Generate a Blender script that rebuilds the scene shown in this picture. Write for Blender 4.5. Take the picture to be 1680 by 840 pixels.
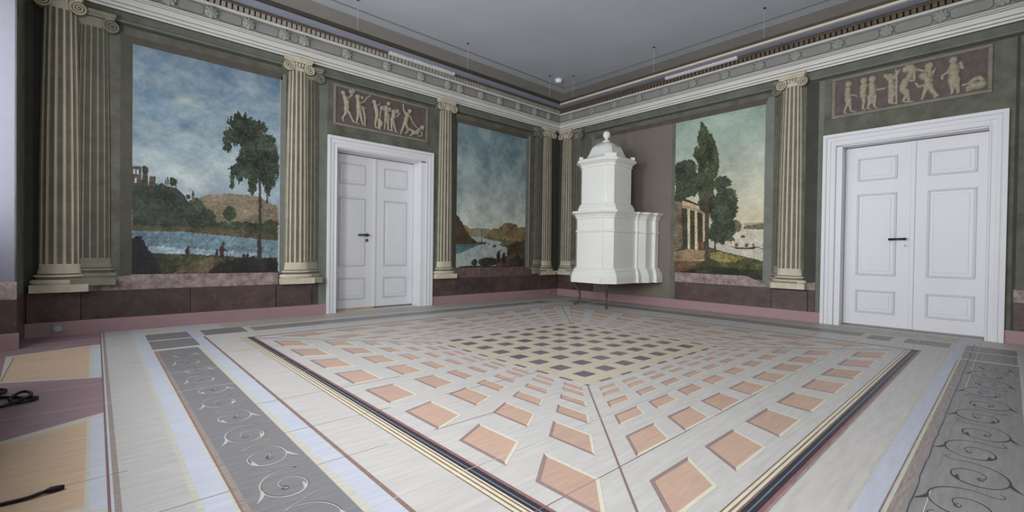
import bpy, bmesh, math, random
import numpy as np
from mathutils import Vector, Matrix

for o in list(bpy.data.objects): bpy.data.objects.remove(o)
scene = bpy.context.scene
col = scene.collection
PI = math.pi

# ---------------------------------------------------------------- camera
YAW, PITCH, ROLL = math.radians(47.569), math.radians(-0.610), math.radians(0.7925)
FPX = 747.05
def cam_axes():
    f = Vector((math.cos(YAW)*math.cos(PITCH), math.sin(YAW)*math.cos(PITCH), math.sin(PITCH)))
    r = Vector((math.sin(YAW), -math.cos(YAW), 0)); u = r.cross(f)
    return r*math.cos(ROLL)+u*math.sin(ROLL), u*math.cos(ROLL)-r*math.sin(ROLL), f
r_, u_, f_ = cam_axes()
cd = bpy.data.cameras.new('camera'); cd.sensor_width = 36; cd.lens = FPX/1680*36; cd.clip_start = .02
cam = bpy.data.objects.new('camera', cd); col.objects.link(cam)
cam.matrix_world = Matrix(((r_.x, u_.x, -f_.x, -6.6309), (r_.y, u_.y, -f_.y, -5.9287), (r_.z, u_.z, -f_.z, .84), (0, 0, 0, 1)))
scene.camera = cam

# ---------------------------------------------------------------- world, daylight through the windows, added fill, exposure
def lin(c):
    c = c/255.
    return c/12.92 if c <= .04045 else ((c+.055)/1.055)**2.4
def rgb(c): return (lin(c[0]), lin(c[1]), lin(c[2]), 1)
w = bpy.data.worlds.new('sky'); scene.world = w; w.use_nodes = True
bgn = w.node_tree.nodes['Background']; bgn.inputs[0].default_value = (.72, .82, 1, 1); bgn.inputs[1].default_value = 1.5
scene.view_settings.view_transform = 'Standard'; scene.view_settings.look = 'None'
scene.view_settings.exposure = 0.06; scene.view_settings.gamma = 1; scene.view_settings.use_curve_mapping = False
XW, YB, H = -7.10, -6.60, 3.584
WINDOWS = [(-.58, -1.95), (-2.65, -4.02), (-4.72, -6.09)]
FILL_WINDOWS = [(-5.30, -4.05), (-2.75, -1.50)]  # made-up windows in the unseen back wall, added for fill light
def daylight(loc, rot, power, sx, sz):
    ld = bpy.data.lights.new('window_daylight', 'AREA'); ld.shape = 'RECTANGLE'; ld.size = sx; ld.size_y = sz; ld.energy = power; ld.color = (.95, .975, 1.0)
    lo = bpy.data.objects.new('window_daylight', ld); col.objects.link(lo); lo.location = loc; lo.rotation_euler = rot
for (ya, yb), pw in zip(WINDOWS, [42,125,115]): daylight((XW-.37, (ya+yb)/2, 1.92), (PI/2, 0, -PI/2), pw, 1.25, 1.95)
for (xa, xb), pw in zip(FILL_WINDOWS, [10,10]): daylight(((xa+xb)/2, YB-.20, 1.92), (PI/2, 0, 0), pw, 1.15, 1.95)  # added fill light, set at the made-up back windows

# ---------------------------------------------------------------- materials (node based)
MATS = {}
def mat(name, c, rough=.6, var=.12, scale=6., stretch=(1, 1, 1), bump=0., bscale=40., c2=None, veins=None, spec=.35, emit=0, attr=None, gain=1., metal=0):
    m = bpy.data.materials.new(name); m.use_nodes = True; nt = m.node_tree; N = nt.nodes; L = nt.links
    b = N['Principled BSDF']; b.inputs['Roughness'].default_value = rough; b.inputs['Specular IOR Level'].default_value = spec
    b.inputs['Metallic'].default_value = metal
    g = N.new('ShaderNodeNewGeometry'); mp = N.new('ShaderNodeMapping'); mp.inputs['Scale'].default_value = stretch
    L.new(g.outputs['Position'], mp.inputs['Vector'])
    n = N.new('ShaderNodeTexNoise'); n.inputs['Scale'].default_value = scale; n.inputs['Detail'].default_value = 6; n.inputs['Roughness'].default_value = .65
    L.new(mp.outputs[0], n.inputs['Vector'])
    cr = N.new('ShaderNodeValToRGB'); cr.color_ramp.elements[0].position = .32; cr.color_ramp.elements[1].position = .68
    if attr:
        a = N.new('ShaderNodeAttribute'); a.attribute_name = attr
        cr.color_ramp.elements[0].color = (1-var, 1-var, 1-var, 1); cr.color_ramp.elements[1].color = (1+var, 1+var, 1+var, 1)
        mx = N.new('ShaderNodeMix'); mx.data_type = 'RGBA'; mx.blend_type = 'MULTIPLY'; mx.inputs[0].default_value = 1
        L.new(n.outputs['Fac'], cr.inputs[0]); L.new(a.outputs['Color'], mx.inputs[6]); L.new(cr.outputs[0], mx.inputs[7])
        out = mx.outputs[2]
    else:
        base = rgb(c)
        lo = rgb(c2) if c2 else tuple(v*(1-var) for v in base[:3])+(1,)
        hi = tuple(v*(1+var) for v in base[:3])+(1,)
        cr.color_ramp.elements[0].color = lo; cr.color_ramp.elements[1].color = hi
        L.new(n.outputs['Fac'], cr.inputs[0]); out = cr.outputs[0]
    if veins:
        n2 = N.new('ShaderNodeTexNoise'); n2.inputs['Scale'].default_value = veins[1]; n2.inputs['Detail'].default_value = 8; n2.inputs['Distortion'].default_value = 1.6
        L.new(g.outputs['Position'], n2.inputs['Vector'])
        vr = N.new('ShaderNodeValToRGB'); e = vr.color_ramp.elements
        e[0].position = .485; e[0].color = (0, 0, 0, 1); e[1].position = .50; e[1].color = (1, 1, 1, 1); e.new(.515).color = (0, 0, 0, 1)
        L.new(n2.outputs['Fac'], vr.inputs[0])
        ms = N.new('ShaderNodeMath'); ms.operation = 'MULTIPLY'; ms.inputs[1].default_value = veins[2]; L.new(vr.outputs[0], ms.inputs[0])
        mx = N.new('ShaderNodeMix'); mx.data_type = 'RGBA'; mx.inputs[7].default_value = rgb(veins[0])
        L.new(ms.outputs[0], mx.inputs[0]); L.new(out, mx.inputs[6]); out = mx.outputs[2]
    L.new(out, b.inputs['Base Color'])
    if bump:
        bn = N.new('ShaderNodeTexNoise'); bn.inputs['Scale'].default_value = bscale; bn.inputs['Detail'].default_value = 4; L.new(mp.outputs[0], bn.inputs['Vector'])
        bp = N.new('ShaderNodeBump'); bp.inputs['Strength'].default_value = bump; bp.inputs['Distance'].default_value = .01
        L.new(bn.outputs['Fac'], bp.inputs['Height']); L.new(bp.outputs[0], b.inputs['Normal'])
    MATS[name] = m; return m
PL = (1, 9, 1)
mat('wall_green', (102,104,92), .75, .26, 4.5, c2=(84,80,68), bump=.05)
mat('wall_light', (112,118,106), .75, .16, 5)
mat('wall_band', (106,108,98), .75, .2, 5)
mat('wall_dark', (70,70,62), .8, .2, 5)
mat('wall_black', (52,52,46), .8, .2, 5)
mat('jamb_white', (128,127,138), .7, .05, 4)
mat('sill_marble', (160,144,140), .5, .3, 14, c2=(118,98,96), veins=((96,66,66),5,.5))
mat('dado_marble', (88,71,67), .45, .3, 5, veins=((128,104,98),4,.45))
mat('dado_marble2', (78,64,62), .45, .3, 5, veins=((118,96,92),4,.35))
mat('dado_dark', (48,38,38), .6, .2, 5)
mat('skirting', (166,134,139), .5, .05, 3)
mat('ceiling_grey', (176,180,188), .85, .05, 1.2)
mat('ceiling_blue', (164,166,184), .85, .04, 2)
mat('ceiling_tan', (150,145,141), .85, .06, 2)
mat('ceiling_pale', (174,178,186), .85, .04, 2)
mat('ceiling_line', (140,134,134), .85, .04, 2)
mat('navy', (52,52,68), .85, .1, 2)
mat('plank', (120,105,90), .6, .1, 5)
FL=dict(rough=.48, stretch=PL, bump=.04, bscale=30, spec=.3)
mat('floor_stone', (191,187,183), var=.10, scale=5, **FL)
mat('floor_pale', (190,185,181), var=.09, scale=4, **FL)
mat('floor_warm', (178,175,173), var=.10, scale=4, **FL)
mat('floor_dim', (176,170,160), var=.12, scale=4, **FL)
mat('floor_blue', (183,186,197), var=.08, scale=4, **FL)
mat('floor_purple', (144,120,126), var=.14, scale=4, **FL)
mat('floor_tan', (192,166,142), var=.14, scale=4, **FL)
mat('line_brown', (134,110,102), var=.2, scale=12, **FL)
mat('line_rust', (146,134,128), var=.3, scale=12, **FL)
mat('line_red', (126,96,96), var=.2, scale=12, **FL)
mat('line_red2', (140,98,96), var=.2, scale=12, **FL)
mat('line_cream', (188,184,172), var=.12, scale=12, **FL)
mat('line_yellow', (184,182,170), var=.14, scale=14, **FL)
mat('ink', (52,52,62), var=.2, scale=12, **FL)
mat('ink_grey', (120,122,130), var=.2, scale=12, **FL)
mat('panel_grey', (124,122,124), var=.12, scale=5, **FL)
mat('panel_grey2', (138,135,134), var=.14, scale=5, **FL)
mat('crack', (80,76,78), var=.2, scale=20, **FL)
mat('coffer', (190,159,141), var=.10, scale=7, **FL)
mat('coffer2', (185,155,138), var=.12, scale=7, **FL)
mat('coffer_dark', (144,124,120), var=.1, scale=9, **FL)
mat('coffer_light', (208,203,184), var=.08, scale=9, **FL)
mat('field_cream', (198,186,166), var=.10, scale=6, **FL)
mat('tile_dark', (112,108,110), var=.16, scale=9, **FL)
mat('tile_dark2', (102,100,106), var=.16, scale=9, **FL)
mat('joint_pale', (206,198,188), var=.1, scale=9, **FL)
mat('joint_dark', (140,126,120), var=.1, scale=9, **FL)
mat('scroll_pale', (182,176,166), var=.14, scale=30, **FL)
mat('scroll_dark', (84,82,86), var=.14, scale=30, **FL)
mat('architrave', (224,220,214), .7, .05, 3)
mat('frieze', (146,145,141), .75, .08, 4)
mat('frieze_panel', (154,153,149), .75, .08, 4)
mat('frieze_line', (72,72,70), .8, .1, 4)
mat('rosette', (166,168,160), .7, .3, 60)
mat('dentil_pale', (174,168,156), .75, .1, 8)
mat('dentil_brown', (112,98,82), .75, .2, 8)
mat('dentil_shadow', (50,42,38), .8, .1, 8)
mat('cornice_brown', (104,90,76), .75, .25, 8)
mat('col_light', (204,195,174), .75, .14, 9, stretch=(1,1,.35))
mat('plinth', (206,197,175), .7, .14, 9)
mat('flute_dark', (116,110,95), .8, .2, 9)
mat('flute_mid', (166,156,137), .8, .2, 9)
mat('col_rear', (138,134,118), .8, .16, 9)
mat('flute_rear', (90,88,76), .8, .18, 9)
mat('reveal_brown', (92,84,74), .8, .15, 6)
mat('reveal_brown2', (88,84,74), .8, .15, 6)
mat('reveal_grey', (124,126,118), .8, .15, 6)
mat('reveal_white', (176,178,172), .8, .1, 6)
mat('plaster_mauve', (126,116,108), .8, .07, 2.5)
mat('sky_remnant', (128,138,142), .8, .15, 8)
mat('mural_paint', (0,0,0), .75, .07, 40, attr='paint', bump=.03, bscale=120)
mat('relief_mauve', (100,88,85), .75, .22, 14)
mat('relief_frame', (130,126,112), .75, .15, 8)
mat('relief_stone', (160,154,134), .75, .2, 30)
mat('door_white', (226,225,228), .4, .02, 2)
mat('door_shade', (206,205,208), .4, .02, 2)
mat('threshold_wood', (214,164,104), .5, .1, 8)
mat('black_metal', (24,24,26), .35, .05, 5, spec=.5)
mat('grey_metal', (120,120,118), .4, .05, 5, spec=.5, metal=.6)
mat('stove_white', (240,239,233), .22, .025, 3, spec=.5)
mat('stove_joint', (170,168,160), .6, .05, 3)
mat('iron', (74,66,60), .5, .25, 20, spec=.5)
mat('lamp_body', (222,223,221), .4, .03, 3)
mat('lamp_tube', (240,240,240), .3, .01, 3)
mat('rail_olive', (62,58,48), .6, .08, 6)
mat('rail_cream', (188,178,164), .6, .06, 6)
mat('wire', (176,178,182), .4, .02, 3)
mat('socket_grey', (150,150,146), .4, .04, 5)
mat('socket_pale', (196,198,196), .4, .04, 5)
mat('cable_black', (16,15,17), .5, .1, 20)
mat('glass', (210,220,225), .05, .01, 2)
mat('band_cream', (214,204,178), var=.10, scale=12, **FL)
mat('band_brown', (124,104,94), var=.2, scale=12, **FL)
mat('scroll_mid', (150,147,144), var=.14, scale=30, **FL)
mat('scroll_ink', (64,62,66), var=.14, scale=30, **FL)
mat('sill_dark', (112,92,90), .5, .3, 14, c2=(84,66,64), veins=((140,116,112),5,.4))
MATS['glass'].node_tree.nodes['Principled BSDF'].inputs['Transmission Weight'].default_value = 1


# ---------------------------------------------------------------- mesh helpers
class MB:
    def __init__(s): s.v = []; s.f = []; s.mi = []
    def add(s, vs, fs, mi=0):
        b = len(s.v); s.v += [tuple(v) for v in vs]; s.f += [tuple(i+b for i in f) for f in fs]; s.mi += [mi]*len(fs); return s
    def box(s, x0, x1, y0, y1, z0, z1, mi=0):
        x0, x1 = min(x0, x1), max(x0, x1); y0, y1 = min(y0, y1), max(y0, y1); z0, z1 = min(z0, z1), max(z0, z1)
        return s.add([(x0,y0,z0),(x1,y0,z0),(x1,y1,z0),(x0,y1,z0),(x0,y0,z1),(x1,y0,z1),(x1,y1,z1),(x0,y1,z1)],
                     [(0,3,2,1),(4,5,6,7),(0,1,5,4),(1,2,6,5),(2,3,7,6),(3,0,4,7)], mi)
    def wbox(s, a, b, z0, z1, d0, d1, mi=0): return s.box(a, b, -d1, -d0, z0, z1, mi)
    def slab(s, p, z0, z1, mi=0):                       # polygon in xy, extruded in z
        n = len(p); A = sum(p[i][0]*p[(i+1)%n][1]-p[(i+1)%n][0]*p[i][1] for i in range(n))
        if A < 0: p = p[::-1]
        return s.add([(x,y,z0) for x,y in p]+[(x,y,z1) for x,y in p], [tuple(range(n,2*n)), tuple(range(n))[::-1]]+[(i,(i+1)%n,n+(i+1)%n,n+i) for i in range(n)], mi)
    def wslab(s, p, d0, d1, mi=0):                      # polygon in (s,z) on a wall, extruded towards the room
        n = len(p); A = sum(p[i][0]*p[(i+1)%n][1]-p[(i+1)%n][0]*p[i][1] for i in range(n))
        if A < 0: p = p[::-1]
        return s.add([(x,-d1,z) for x,z in p]+[(x,-d0,z) for x,z in p], [tuple(range(n)), tuple(range(n,2*n))[::-1]]+[(i,n+i,n+(i+1)%n,(i+1)%n) for i in range(n)], mi)
    def rings(s, R, closed=True, cap=True, mi=0):
        n = len(R[0]); b = len(s.v); vs = [p for r in R for p in r]; fs = []
        for k in range(len(R)-1):
            for i in range(n if closed else n-1):
                j = (i+1) % n; fs.append((k*n+i, k*n+j, (k+1)*n+j, (k+1)*n+i))
        if cap: fs += [tuple(range(n))[::-1], tuple(range((len(R)-1)*n, len(R)*n))]
        return s.add(vs, fs, mi)
    def lathe(s, prof, c=(0,0,0), n=24, mi=0, sy=1.):
        return s.rings([[(c[0]+r*math.cos(2*PI*i/n), c[1]+sy*r*math.sin(2*PI*i/n), c[2]+z) for i in range(n)] for r, z in prof], mi=mi)
    def tube(s, path, rad, n=8, mi=0, flat=1.):
        path = [Vector(p) for p in path]; R = []
        up = Vector((.13,.31,.94)).normalized()
        for i, p in enumerate(path):
            t = (path[min(i+1,len(path)-1)]-path[max(i-1,0)]).normalized()
            if abs(t.dot(up)) > .95: up = Vector((.9,.3,.1)).normalized()
            a = t.cross(up).normalized(); b = a.cross(t).normalized(); up = b
            r = rad[i] if isinstance(rad, (list, tuple)) else rad
            R.append([p+a*r*math.cos(2*PI*k/n)+b*r*flat*math.sin(2*PI*k/n) for k in range(n)])
        return s.rings(R, mi=mi)
    def ribbon(s, path, wid, z, h=.0006, mi=0):         # flat painted line on the floor
        n = len(path); Lp = []; Rp = []
        for i in range(n):
            a = Vector(path[max(i-1,0)]); b = Vector(path[min(i+1,n-1)]); t = (b-a); t = t/max(t.length,1e-9); nn = Vector((-t.y,t.x))
            ww = wid[i] if isinstance(wid,(list,tuple)) else wid; p = Vector(path[i]); Lp.append(p+nn*ww/2); Rp.append(p-nn*ww/2)
        vs = [(p.x,p.y,z+h) for p in Lp]+[(p.x,p.y,z+h) for p in Rp]
        return s.add(vs, [(i, n+i, n+i+1, i+1) for i in range(n-1)], mi)
    def mesh(s, name, mats, smooth=False):
        me = bpy.data.meshes.new(name); me.from_pydata(s.v, [], s.f); me.update()
        for m in (mats if isinstance(mats,(list,tuple)) else [mats]): me.materials.append(MATS[m] if isinstance(m,str) else m)
        me.polygons.foreach_set('material_index', s.mi)
        if smooth: me.polygons.foreach_set('use_smooth', [True]*len(s.f))
        me.validate(); me.update(); return me
    def build(s, name, mats, parent=None, smooth=False, loc=(0,0,0), rz=0):
        return link(name, s.mesh(name, mats, smooth), parent, loc, rz)
def link(name, me, parent=None, loc=(0,0,0), rz=0):
    o = bpy.data.objects.new(name, me); col.objects.link(o); o.location = loc; o.rotation_euler = (0,0,rz)
    if parent: o.parent = parent
    return o
def bevel(o, wd=.004, seg=2):
    m = o.modifiers.new('edge', 'BEVEL'); m.width = wd; m.segments = seg; m.limit_method = 'ANGLE'; m.angle_limit = math.radians(40); return o
def auto_smooth(o):
    m = o.modifiers.new('edges', 'EDGE_SPLIT'); m.split_angle = math.radians(35)
    o.data.polygons.foreach_set('use_smooth', [True]*len(o.data.polygons)); return o
def tag(o, label, cat, group=None):
    o['label'] = label; o['category'] = cat
    if group: o['group'] = group
    return o
def struct(o, label=None):
    o['kind'] = 'structure'
    if label: o['label'] = label
    return o
ROT = {'L': 0., 'R': -PI/2}
def wpos(wall, s, z, d=0.): return (s, -d, z) if wall == 'L' else (-d, -s, z)
def wthing(name, label, cat, wall, s, z, d=0., group=None):
    e = bpy.data.objects.new(name, None); col.objects.link(e); e.location = wpos(wall, s, z, d); e.rotation_euler = (0,0,ROT[wall]); e.empty_display_size = .1
    return tag(e, label, cat, group)
def thing(name, label, cat, loc, rz=0, group=None):
    e = bpy.data.objects.new(name, None); col.objects.link(e); e.location = loc; e.rotation_euler = (0,0,rz); e.empty_display_size = .1
    return tag(e, label, cat, group)

# ================================================================= room shell
DL = (-4.445, -2.865, -4.325, -2.985, 2.30, 2.155)      # left door: outer, inner edges of frame, top, opening top
DR = (4.353, 5.901, 4.485, 5.772, 2.31, 2.165)
def wall_with_door(name, rz, s0, s1, D, m):
    b = MB(); b.wbox(s0, D[2], 0, H, -.45, 0).wbox(D[3], s1, 0, H, -.45, 0).wbox(D[2], D[3], D[5], H, -.45, 0)
    return struct(b.build(name, m, None, rz=rz))
wl = wall_with_door('wall_left', 0, XW-.45, 0., DL, 'wall_green'); wl['label'] = 'painted green-grey wall with columns, murals and a white double door, left'
wr = wall_with_door('wall_right', -PI/2, 0., 6.6, DR, 'wall_green'); wr['label'] = 'painted green-grey wall behind the white stove, right'
b = MB(); xs_ = [XW-.45]+[v for wv in FILL_WINDOWS for v in wv]+[.45]
for i in range(0, len(xs_), 2): b.box(xs_[i], xs_[i+1], YB-.3, YB, 0, H)
for xa, xb in FILL_WINDOWS: b.box(xa, xb, YB-.3, YB, 0, .9).box(xa, xb, YB-.3, YB, 2.95, H)
struct(b.build('wall_back', 'wall_green'), 'plain green-grey wall behind the viewer')
b = MB(); ys = [0]+[v for wv in WINDOWS for v in wv]+[YB]
for i in range(0, len(ys), 2): b.box(XW-.45, XW, ys[i+1], ys[i], 0, H)
for ya, yb in WINDOWS: b.box(XW-.45, XW, yb, ya, 2.95, H).box(XW-.45, XW-.38 if ya > -1 else XW, yb, ya, 0, .9)  # sills of the unseen windows deepened to shade the floor beside them
ww = struct(b.build('wall_window', 'wall_green'), 'window wall with deep niches at the left edge')
b = MB(); b.box(XW-.008, XW-.38, -.58, -.583, .54, 2.95); b.build('jamb_lining', 'jamb_white', ww)
b = MB(); b.box(XW+.004, XW-.38, -.58, -.588, .40, .54); b.build('jamb_sill', 'sill_marble', ww)
b = MB(); b.box(XW+.004, XW-.38, -.58, -.586, .13, .40); b.build('jamb_dado', 'dado_marble', ww)
b = MB(); b.box(XW+.018, XW-.38, -.58, -.598, 0, .13); bevel(b.build('jamb_baseboard', 'skirting', ww), .003)
b = MB(); b.box(XW, XW+.004, -.58, 0, .13, .42); b.build('dado_panel', 'dado_marble', ww)
for i, (ya, yb) in enumerate(WINDOWS):
    b = MB(); x0, x1 = XW-.44, XW-.40
    b.box(x0, x1, yb, yb+.06, .9, 2.95).box(x0, x1, ya-.06, ya, .9, 2.95).box(x0-.002, x1+.002, yb+.001, ya-.001, .901, .98).box(x0-.002, x1+.002, yb+.001, ya-.001, 2.88, 2.949).box(x0-.001, x1+.004, (ya+yb)/2-.035, (ya+yb)/2+.035, .902, 2.948).box(x0+.002, x1+.003, yb+.002, ya-.002, 2.1, 2.16)
    f = struct(b.build('window_%d' % (i+1), 'door_white'))
    for y0, y1 in ((yb+.06, (ya+yb)/2-.035), ((ya+yb)/2+.035, ya-.06)):
        for z0, z1 in ((.98, 2.1), (2.16, 2.88)): MB().box(x0+.015, x0+.019, y0, y1, z0, z1).build('pane', 'glass', f)
for i, (xa, xb) in enumerate(FILL_WINDOWS):
    y0, y1 = YB-.27, YB-.23; xm = (xa+xb)/2
    b = MB().box(xa, xa+.06, y0, y1, .9, 2.95).box(xb-.06, xb, y0, y1, .9, 2.95).box(xa, xb, y0, y1, .9, .98).box(xa, xb, y0, y1, 2.88, 2.95).box(xm-.035, xm+.035, y0, y1, .9, 2.95).box(xa, xb, y0, y1, 2.1, 2.16)
    f = struct(b.build('window_%d' % (i+4), 'door_white'))  # added windows, frames for the fill light only
    for x0, x1 in ((xa+.06, xm-.035), (xm+.035, xb-.06)):
        for z0, z1 in ((.98, 2.1), (2.16, 2.88)): MB().box(x0, x1, y0+.015, y0+.019, z0, z1).build('pane', 'glass', f)
# ceiling
b = MB(); b.box(XW-.45, .45, YB-.3, .45, H, H+.12); ceil = struct(b.build('ceiling', 'ceiling_grey'), 'bluish grey plaster ceiling with painted border bands')
def ring_band(o0, o1, z0, z1, name, m, parent):
    A = [(XW+o0, YB+o0), (-o0, YB+o0), (-o0, -o0), (XW+o0, -o0)]; B = [(XW+o1, YB+o1), (-o1, YB+o1), (-o1, -o1), (XW+o1, -o1)]
    for i in range(4):
        j = (i+1) % 4; MB().slab([A[i], A[j], B[j], B[i]], z0, z1).build(name, m, parent)
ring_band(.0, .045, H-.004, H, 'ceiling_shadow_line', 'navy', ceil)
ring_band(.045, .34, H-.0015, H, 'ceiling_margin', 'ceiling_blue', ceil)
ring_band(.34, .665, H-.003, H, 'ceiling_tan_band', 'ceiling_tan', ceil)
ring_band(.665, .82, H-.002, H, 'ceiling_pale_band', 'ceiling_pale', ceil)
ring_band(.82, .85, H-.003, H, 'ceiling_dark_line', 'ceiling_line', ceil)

# ================================================================= floor: planks with the painted pattern laid on them
b = MB(); b.box(XW-.45, .45, YB-.3, .45, -.12, -.02); floor = struct(b.build('floor', 'plank'), 'painted plank floor imitating coffered inlay')
seams = [.45, 0, -.42, -.85, -1.30, -1.72, -2.20, -2.70, -3.215, -3.72, -4.13, -4.54, -4.91, -5.33, -5.75, -6.17, YB-.3]
for i in range(len(seams)-1):
    bevel(MB().box(XW-.45, .45, seams[i+1]+.0008, seams[i]-.0008, -.02, 0).build('plank', 'floor_stone', floor), .001, 1)
def strip(x0, x1, y0, y1, m, z=.0006, name='painted_strip'):
    return MB().box(x0, x1, y0, y1, 0, z).build(name, m, floor)
def quad(p, m, z=.0008, name='painted_panel', parent=None):
    return MB().slab(p, 0, z).build(name, m, parent or floor)
# --- strips along the window side (constant x)
Y0, Y1 = YB, -.03
strip(-5.87, -5.640, Y0, -1.14, 'floor_pale')
strip(-5.887, -5.87, Y0, -.83, 'line_brown', .0009)
strip(-5.967, -5.887, Y0, Y1, 'floor_blue', .0006)
strip(-5.996, -5.967, Y0, -1.34, 'line_cream', .0008)
strip(-6.262, -5.996, Y0, -1.34, 'panel_grey', .0008)
strip(-6.280, -6.262, Y0, -1.34, 'line_rust', .0008)
strip(-6.288, -6.280, Y0, -1.34, 'line_brown', .0008)
strip(-6.296, -6.288, Y0, -1.34, 'line_cream', .0008)
strip(-6.372, -6.296, Y0, Y1, 'floor_blue', .0006)
strip(-6.390, -6.372, Y0, Y1, 'line_yellow', .0008)
strip(-6.566, -6.390, Y0, Y1, 'floor_warm', .0006)
strip(-6.584, -6.566, Y0, Y1, 'line_rust', .0008)
strip(-6.592, -6.584, Y0, Y1, 'floor_blue', .0008)
strip(-6.600, -6.592, Y0, Y1, 'line_red', .0014)
strip(XW-.4, -6.600, Y0, Y1, 'floor_purple', .0005)
for dy in (0, -2.19, -4.30):
    if dy == 0:
        fr = [(-6.60,-.722),(-6.594,-2.044),(-7.058,-1.835),(-7.123,-.898)]; tn = [(-6.668,-.79),(-6.660,-1.985),(-7.050,-1.790),(-7.072,-.935)]
    else:
        o = dy+2.19
        fr = [(-6.592,-2.86+o),(-6.592,-4.03+o),(-7.10,-3.93+o),(-7.10,-3.145+o)]; tn = [(-6.659,-2.967+o),(-6.657,-3.945+o),(-7.10,-3.845+o),(-7.10,-3.20+o)]
    quad(fr, 'line_cream', .0008); quad(tn, 'floor_tan', .0012)
    quad([(-6.602, fr[0][1]-.02), (-6.602, fr[1][1]+.03), (-6.645, fr[1][1]+.05), (-6.645, tn[0][1]+.03)], 'floor_blue', .0011)
    if dy == 0: quad([(-7.074,-.94),(-7.052,-1.80),(-7.058,-1.80),(-7.08,-.94)], 'line_brown', .0014)
# --- strips along the near side (constant y)
strip(-5.640, -1.0, -5.573, -5.41, 'floor_pale')
strip(-5.87, -.35, -5.585, -5.573, 'line_yellow', .0009)
strip(-5.87, -.35, -5.650, -5.585, 'floor_blue', .0007)
strip(-5.87, -1.36, -5.656, -5.650, 'line_brown', .0009)
strip(-5.87, -1.36, -5.668, -5.656, 'line_cream', .0008)
strip(-5.87, -1.36, -5.700, -5.668, 'line_rust', .0008)
strip(-5.87, -1.36, -5.990, -5.700, 'panel_grey2', .0008)
strip(-5.87, -.35, -6.004, -5.990, 'line_yellow', .0008)
strip(-5.64, -.35, -6.30, -6.004, 'floor_warm', .0006)
for x0, x1 in ((-1.315,-.885), (-.845,-.49)): strip(x0, x1, -5.985, -5.665, 'panel_grey2', .0008, 'painted_tile')
# wandering crack along the near grey strip
random.seed(4); MB().ribbon([(-5.2+.06*k, -5.712+random.uniform(-.003,.003)) for k in range(82)], .004, .0009).build('painted_crack', 'crack', floor)
# --- strips along the two far walls
for y0, y1 in ((-.80,-.44), (-1.26,-.84)): strip(-6.288, -5.967, y0, y1, 'panel_grey', .0009, 'painted_tile')
strip(-5.86, -5.50, -.79, -.45, 'panel_grey', .0009, 'painted_tile')
strip(-5.44, -1.40, -.79, -.54, 'panel_grey2', .0008)
strip(-1.34, -.98, -.79, -.54, 'panel_grey2', .0008, 'painted_tile')
strip(-.73, -.44, -4.88, -1.30, 'panel_grey2', .0008)
strip(-.73, -.44, -1.24, -.84, 'panel_grey2', .0008, 'painted_tile')
strip(-.83, -.51, -5.13, -4.945, 'panel_grey2', .0008, 'painted_tile')
strip(-.80, -.49, -5.56, -5.235, 'panel_grey2', .0008, 'painted_tile')
strip(-5.64, -.40, -.44, -.03, 'floor_dim', .0006); strip(-.40, -.03, -5.6, -.03, 'floor_dim', .0006)
# --- the square: border bands
cx, cy = -3.395, -3.265
bandsL = [(-5.640,-5.634,'band_brown'),(-5.634,-5.620,'band_cream'),(-5.620,-5.612,'band_brown'),(-5.612,-5.600,'band_cream'),(-5.600,-5.592,'band_brown'),(-5.592,-5.585,'band_cream'),(-5.585,-5.571,'ink'),(-5.571,-5.565,'ink_grey'),(-5.565,-5.545,'ink'),(-5.545,-5.530,'line_red2')]
for a, c, m in bandsL: quad([(a,-5.41-(a+5.53)*.9),(c,-5.41-(c+5.53)*.9),(c,-1.145+(-5.53-c)*.4),(a,-1.145+(-5.53-a)*.4)], m, .0010, 'border_band')
bandsR = [(-5.310,-5.304,'band_brown'),(-5.322,-5.310,'band_cream'),(-5.330,-5.322,'band_brown'),(-5.340,-5.330,'band_cream'),(-5.348,-5.340,'band_brown'),(-5.364,-5.348,'ink'),(-5.369,-5.364,'ink_grey'),(-5.387,-5.369,'ink'),(-5.400,-5.387,'line_red2'),(-5.410,-5.400,'line_rust')]
for a, c, m in bandsR: quad([(-5.53+(c+5.304)*.9*-1-.02,a),(-5.53+(c+5.304)*-.9-.02,c),(-1.17,c),(-1.19,a)], m, .0010, 'border_band')
strip(-5.58, -1.19, -1.147, -1.128, 'ink', .0010, 'border_band'); strip(-1.203, -1.182, -5.41, -1.13, 'ink', .0010, 'border_band')
# --- coffers
SX, SY = 2.05, 1.965
ROWS = [(1,.905),(.835,.757),(.709,.660),(.618,.584),(.552,.526),(.511,.488)]
def P(side, t, v):
    # side 0: -x, 1: -y, 2: +x, 3: +y ; v runs across the side at t = 1
    if side == 0: return (cx-t*SX, cy+t*v*SY)
    if side == 1: return (cx+t*v*SX, cy-t*SY)
    if side == 2: return (cx+t*SX*1.03, cy+t*v*SY*1.02)
    return (cx+t*v*SX*1.02, cy+t*SY*1.03)
def inset(p, wd):
    n = len(p); out = []; ls = []
    for i in range(n):
        a = Vector(p[i]); c = Vector(p[(i+1)%n]); t = (c-a).normalized(); nn = Vector((-t.y,t.x)); ls.append((a+nn*wd[i], t))
    for i in range(n):
        a, t = ls[i-1]; c, u = ls[i]; den = t.x*u.y-t.y*u.x; k = ((c.x-a.x)*u.y-(c.y-a.y)*u.x)/den; q = a+t*k; out.append((q.x,q.y))
    return out
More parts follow.
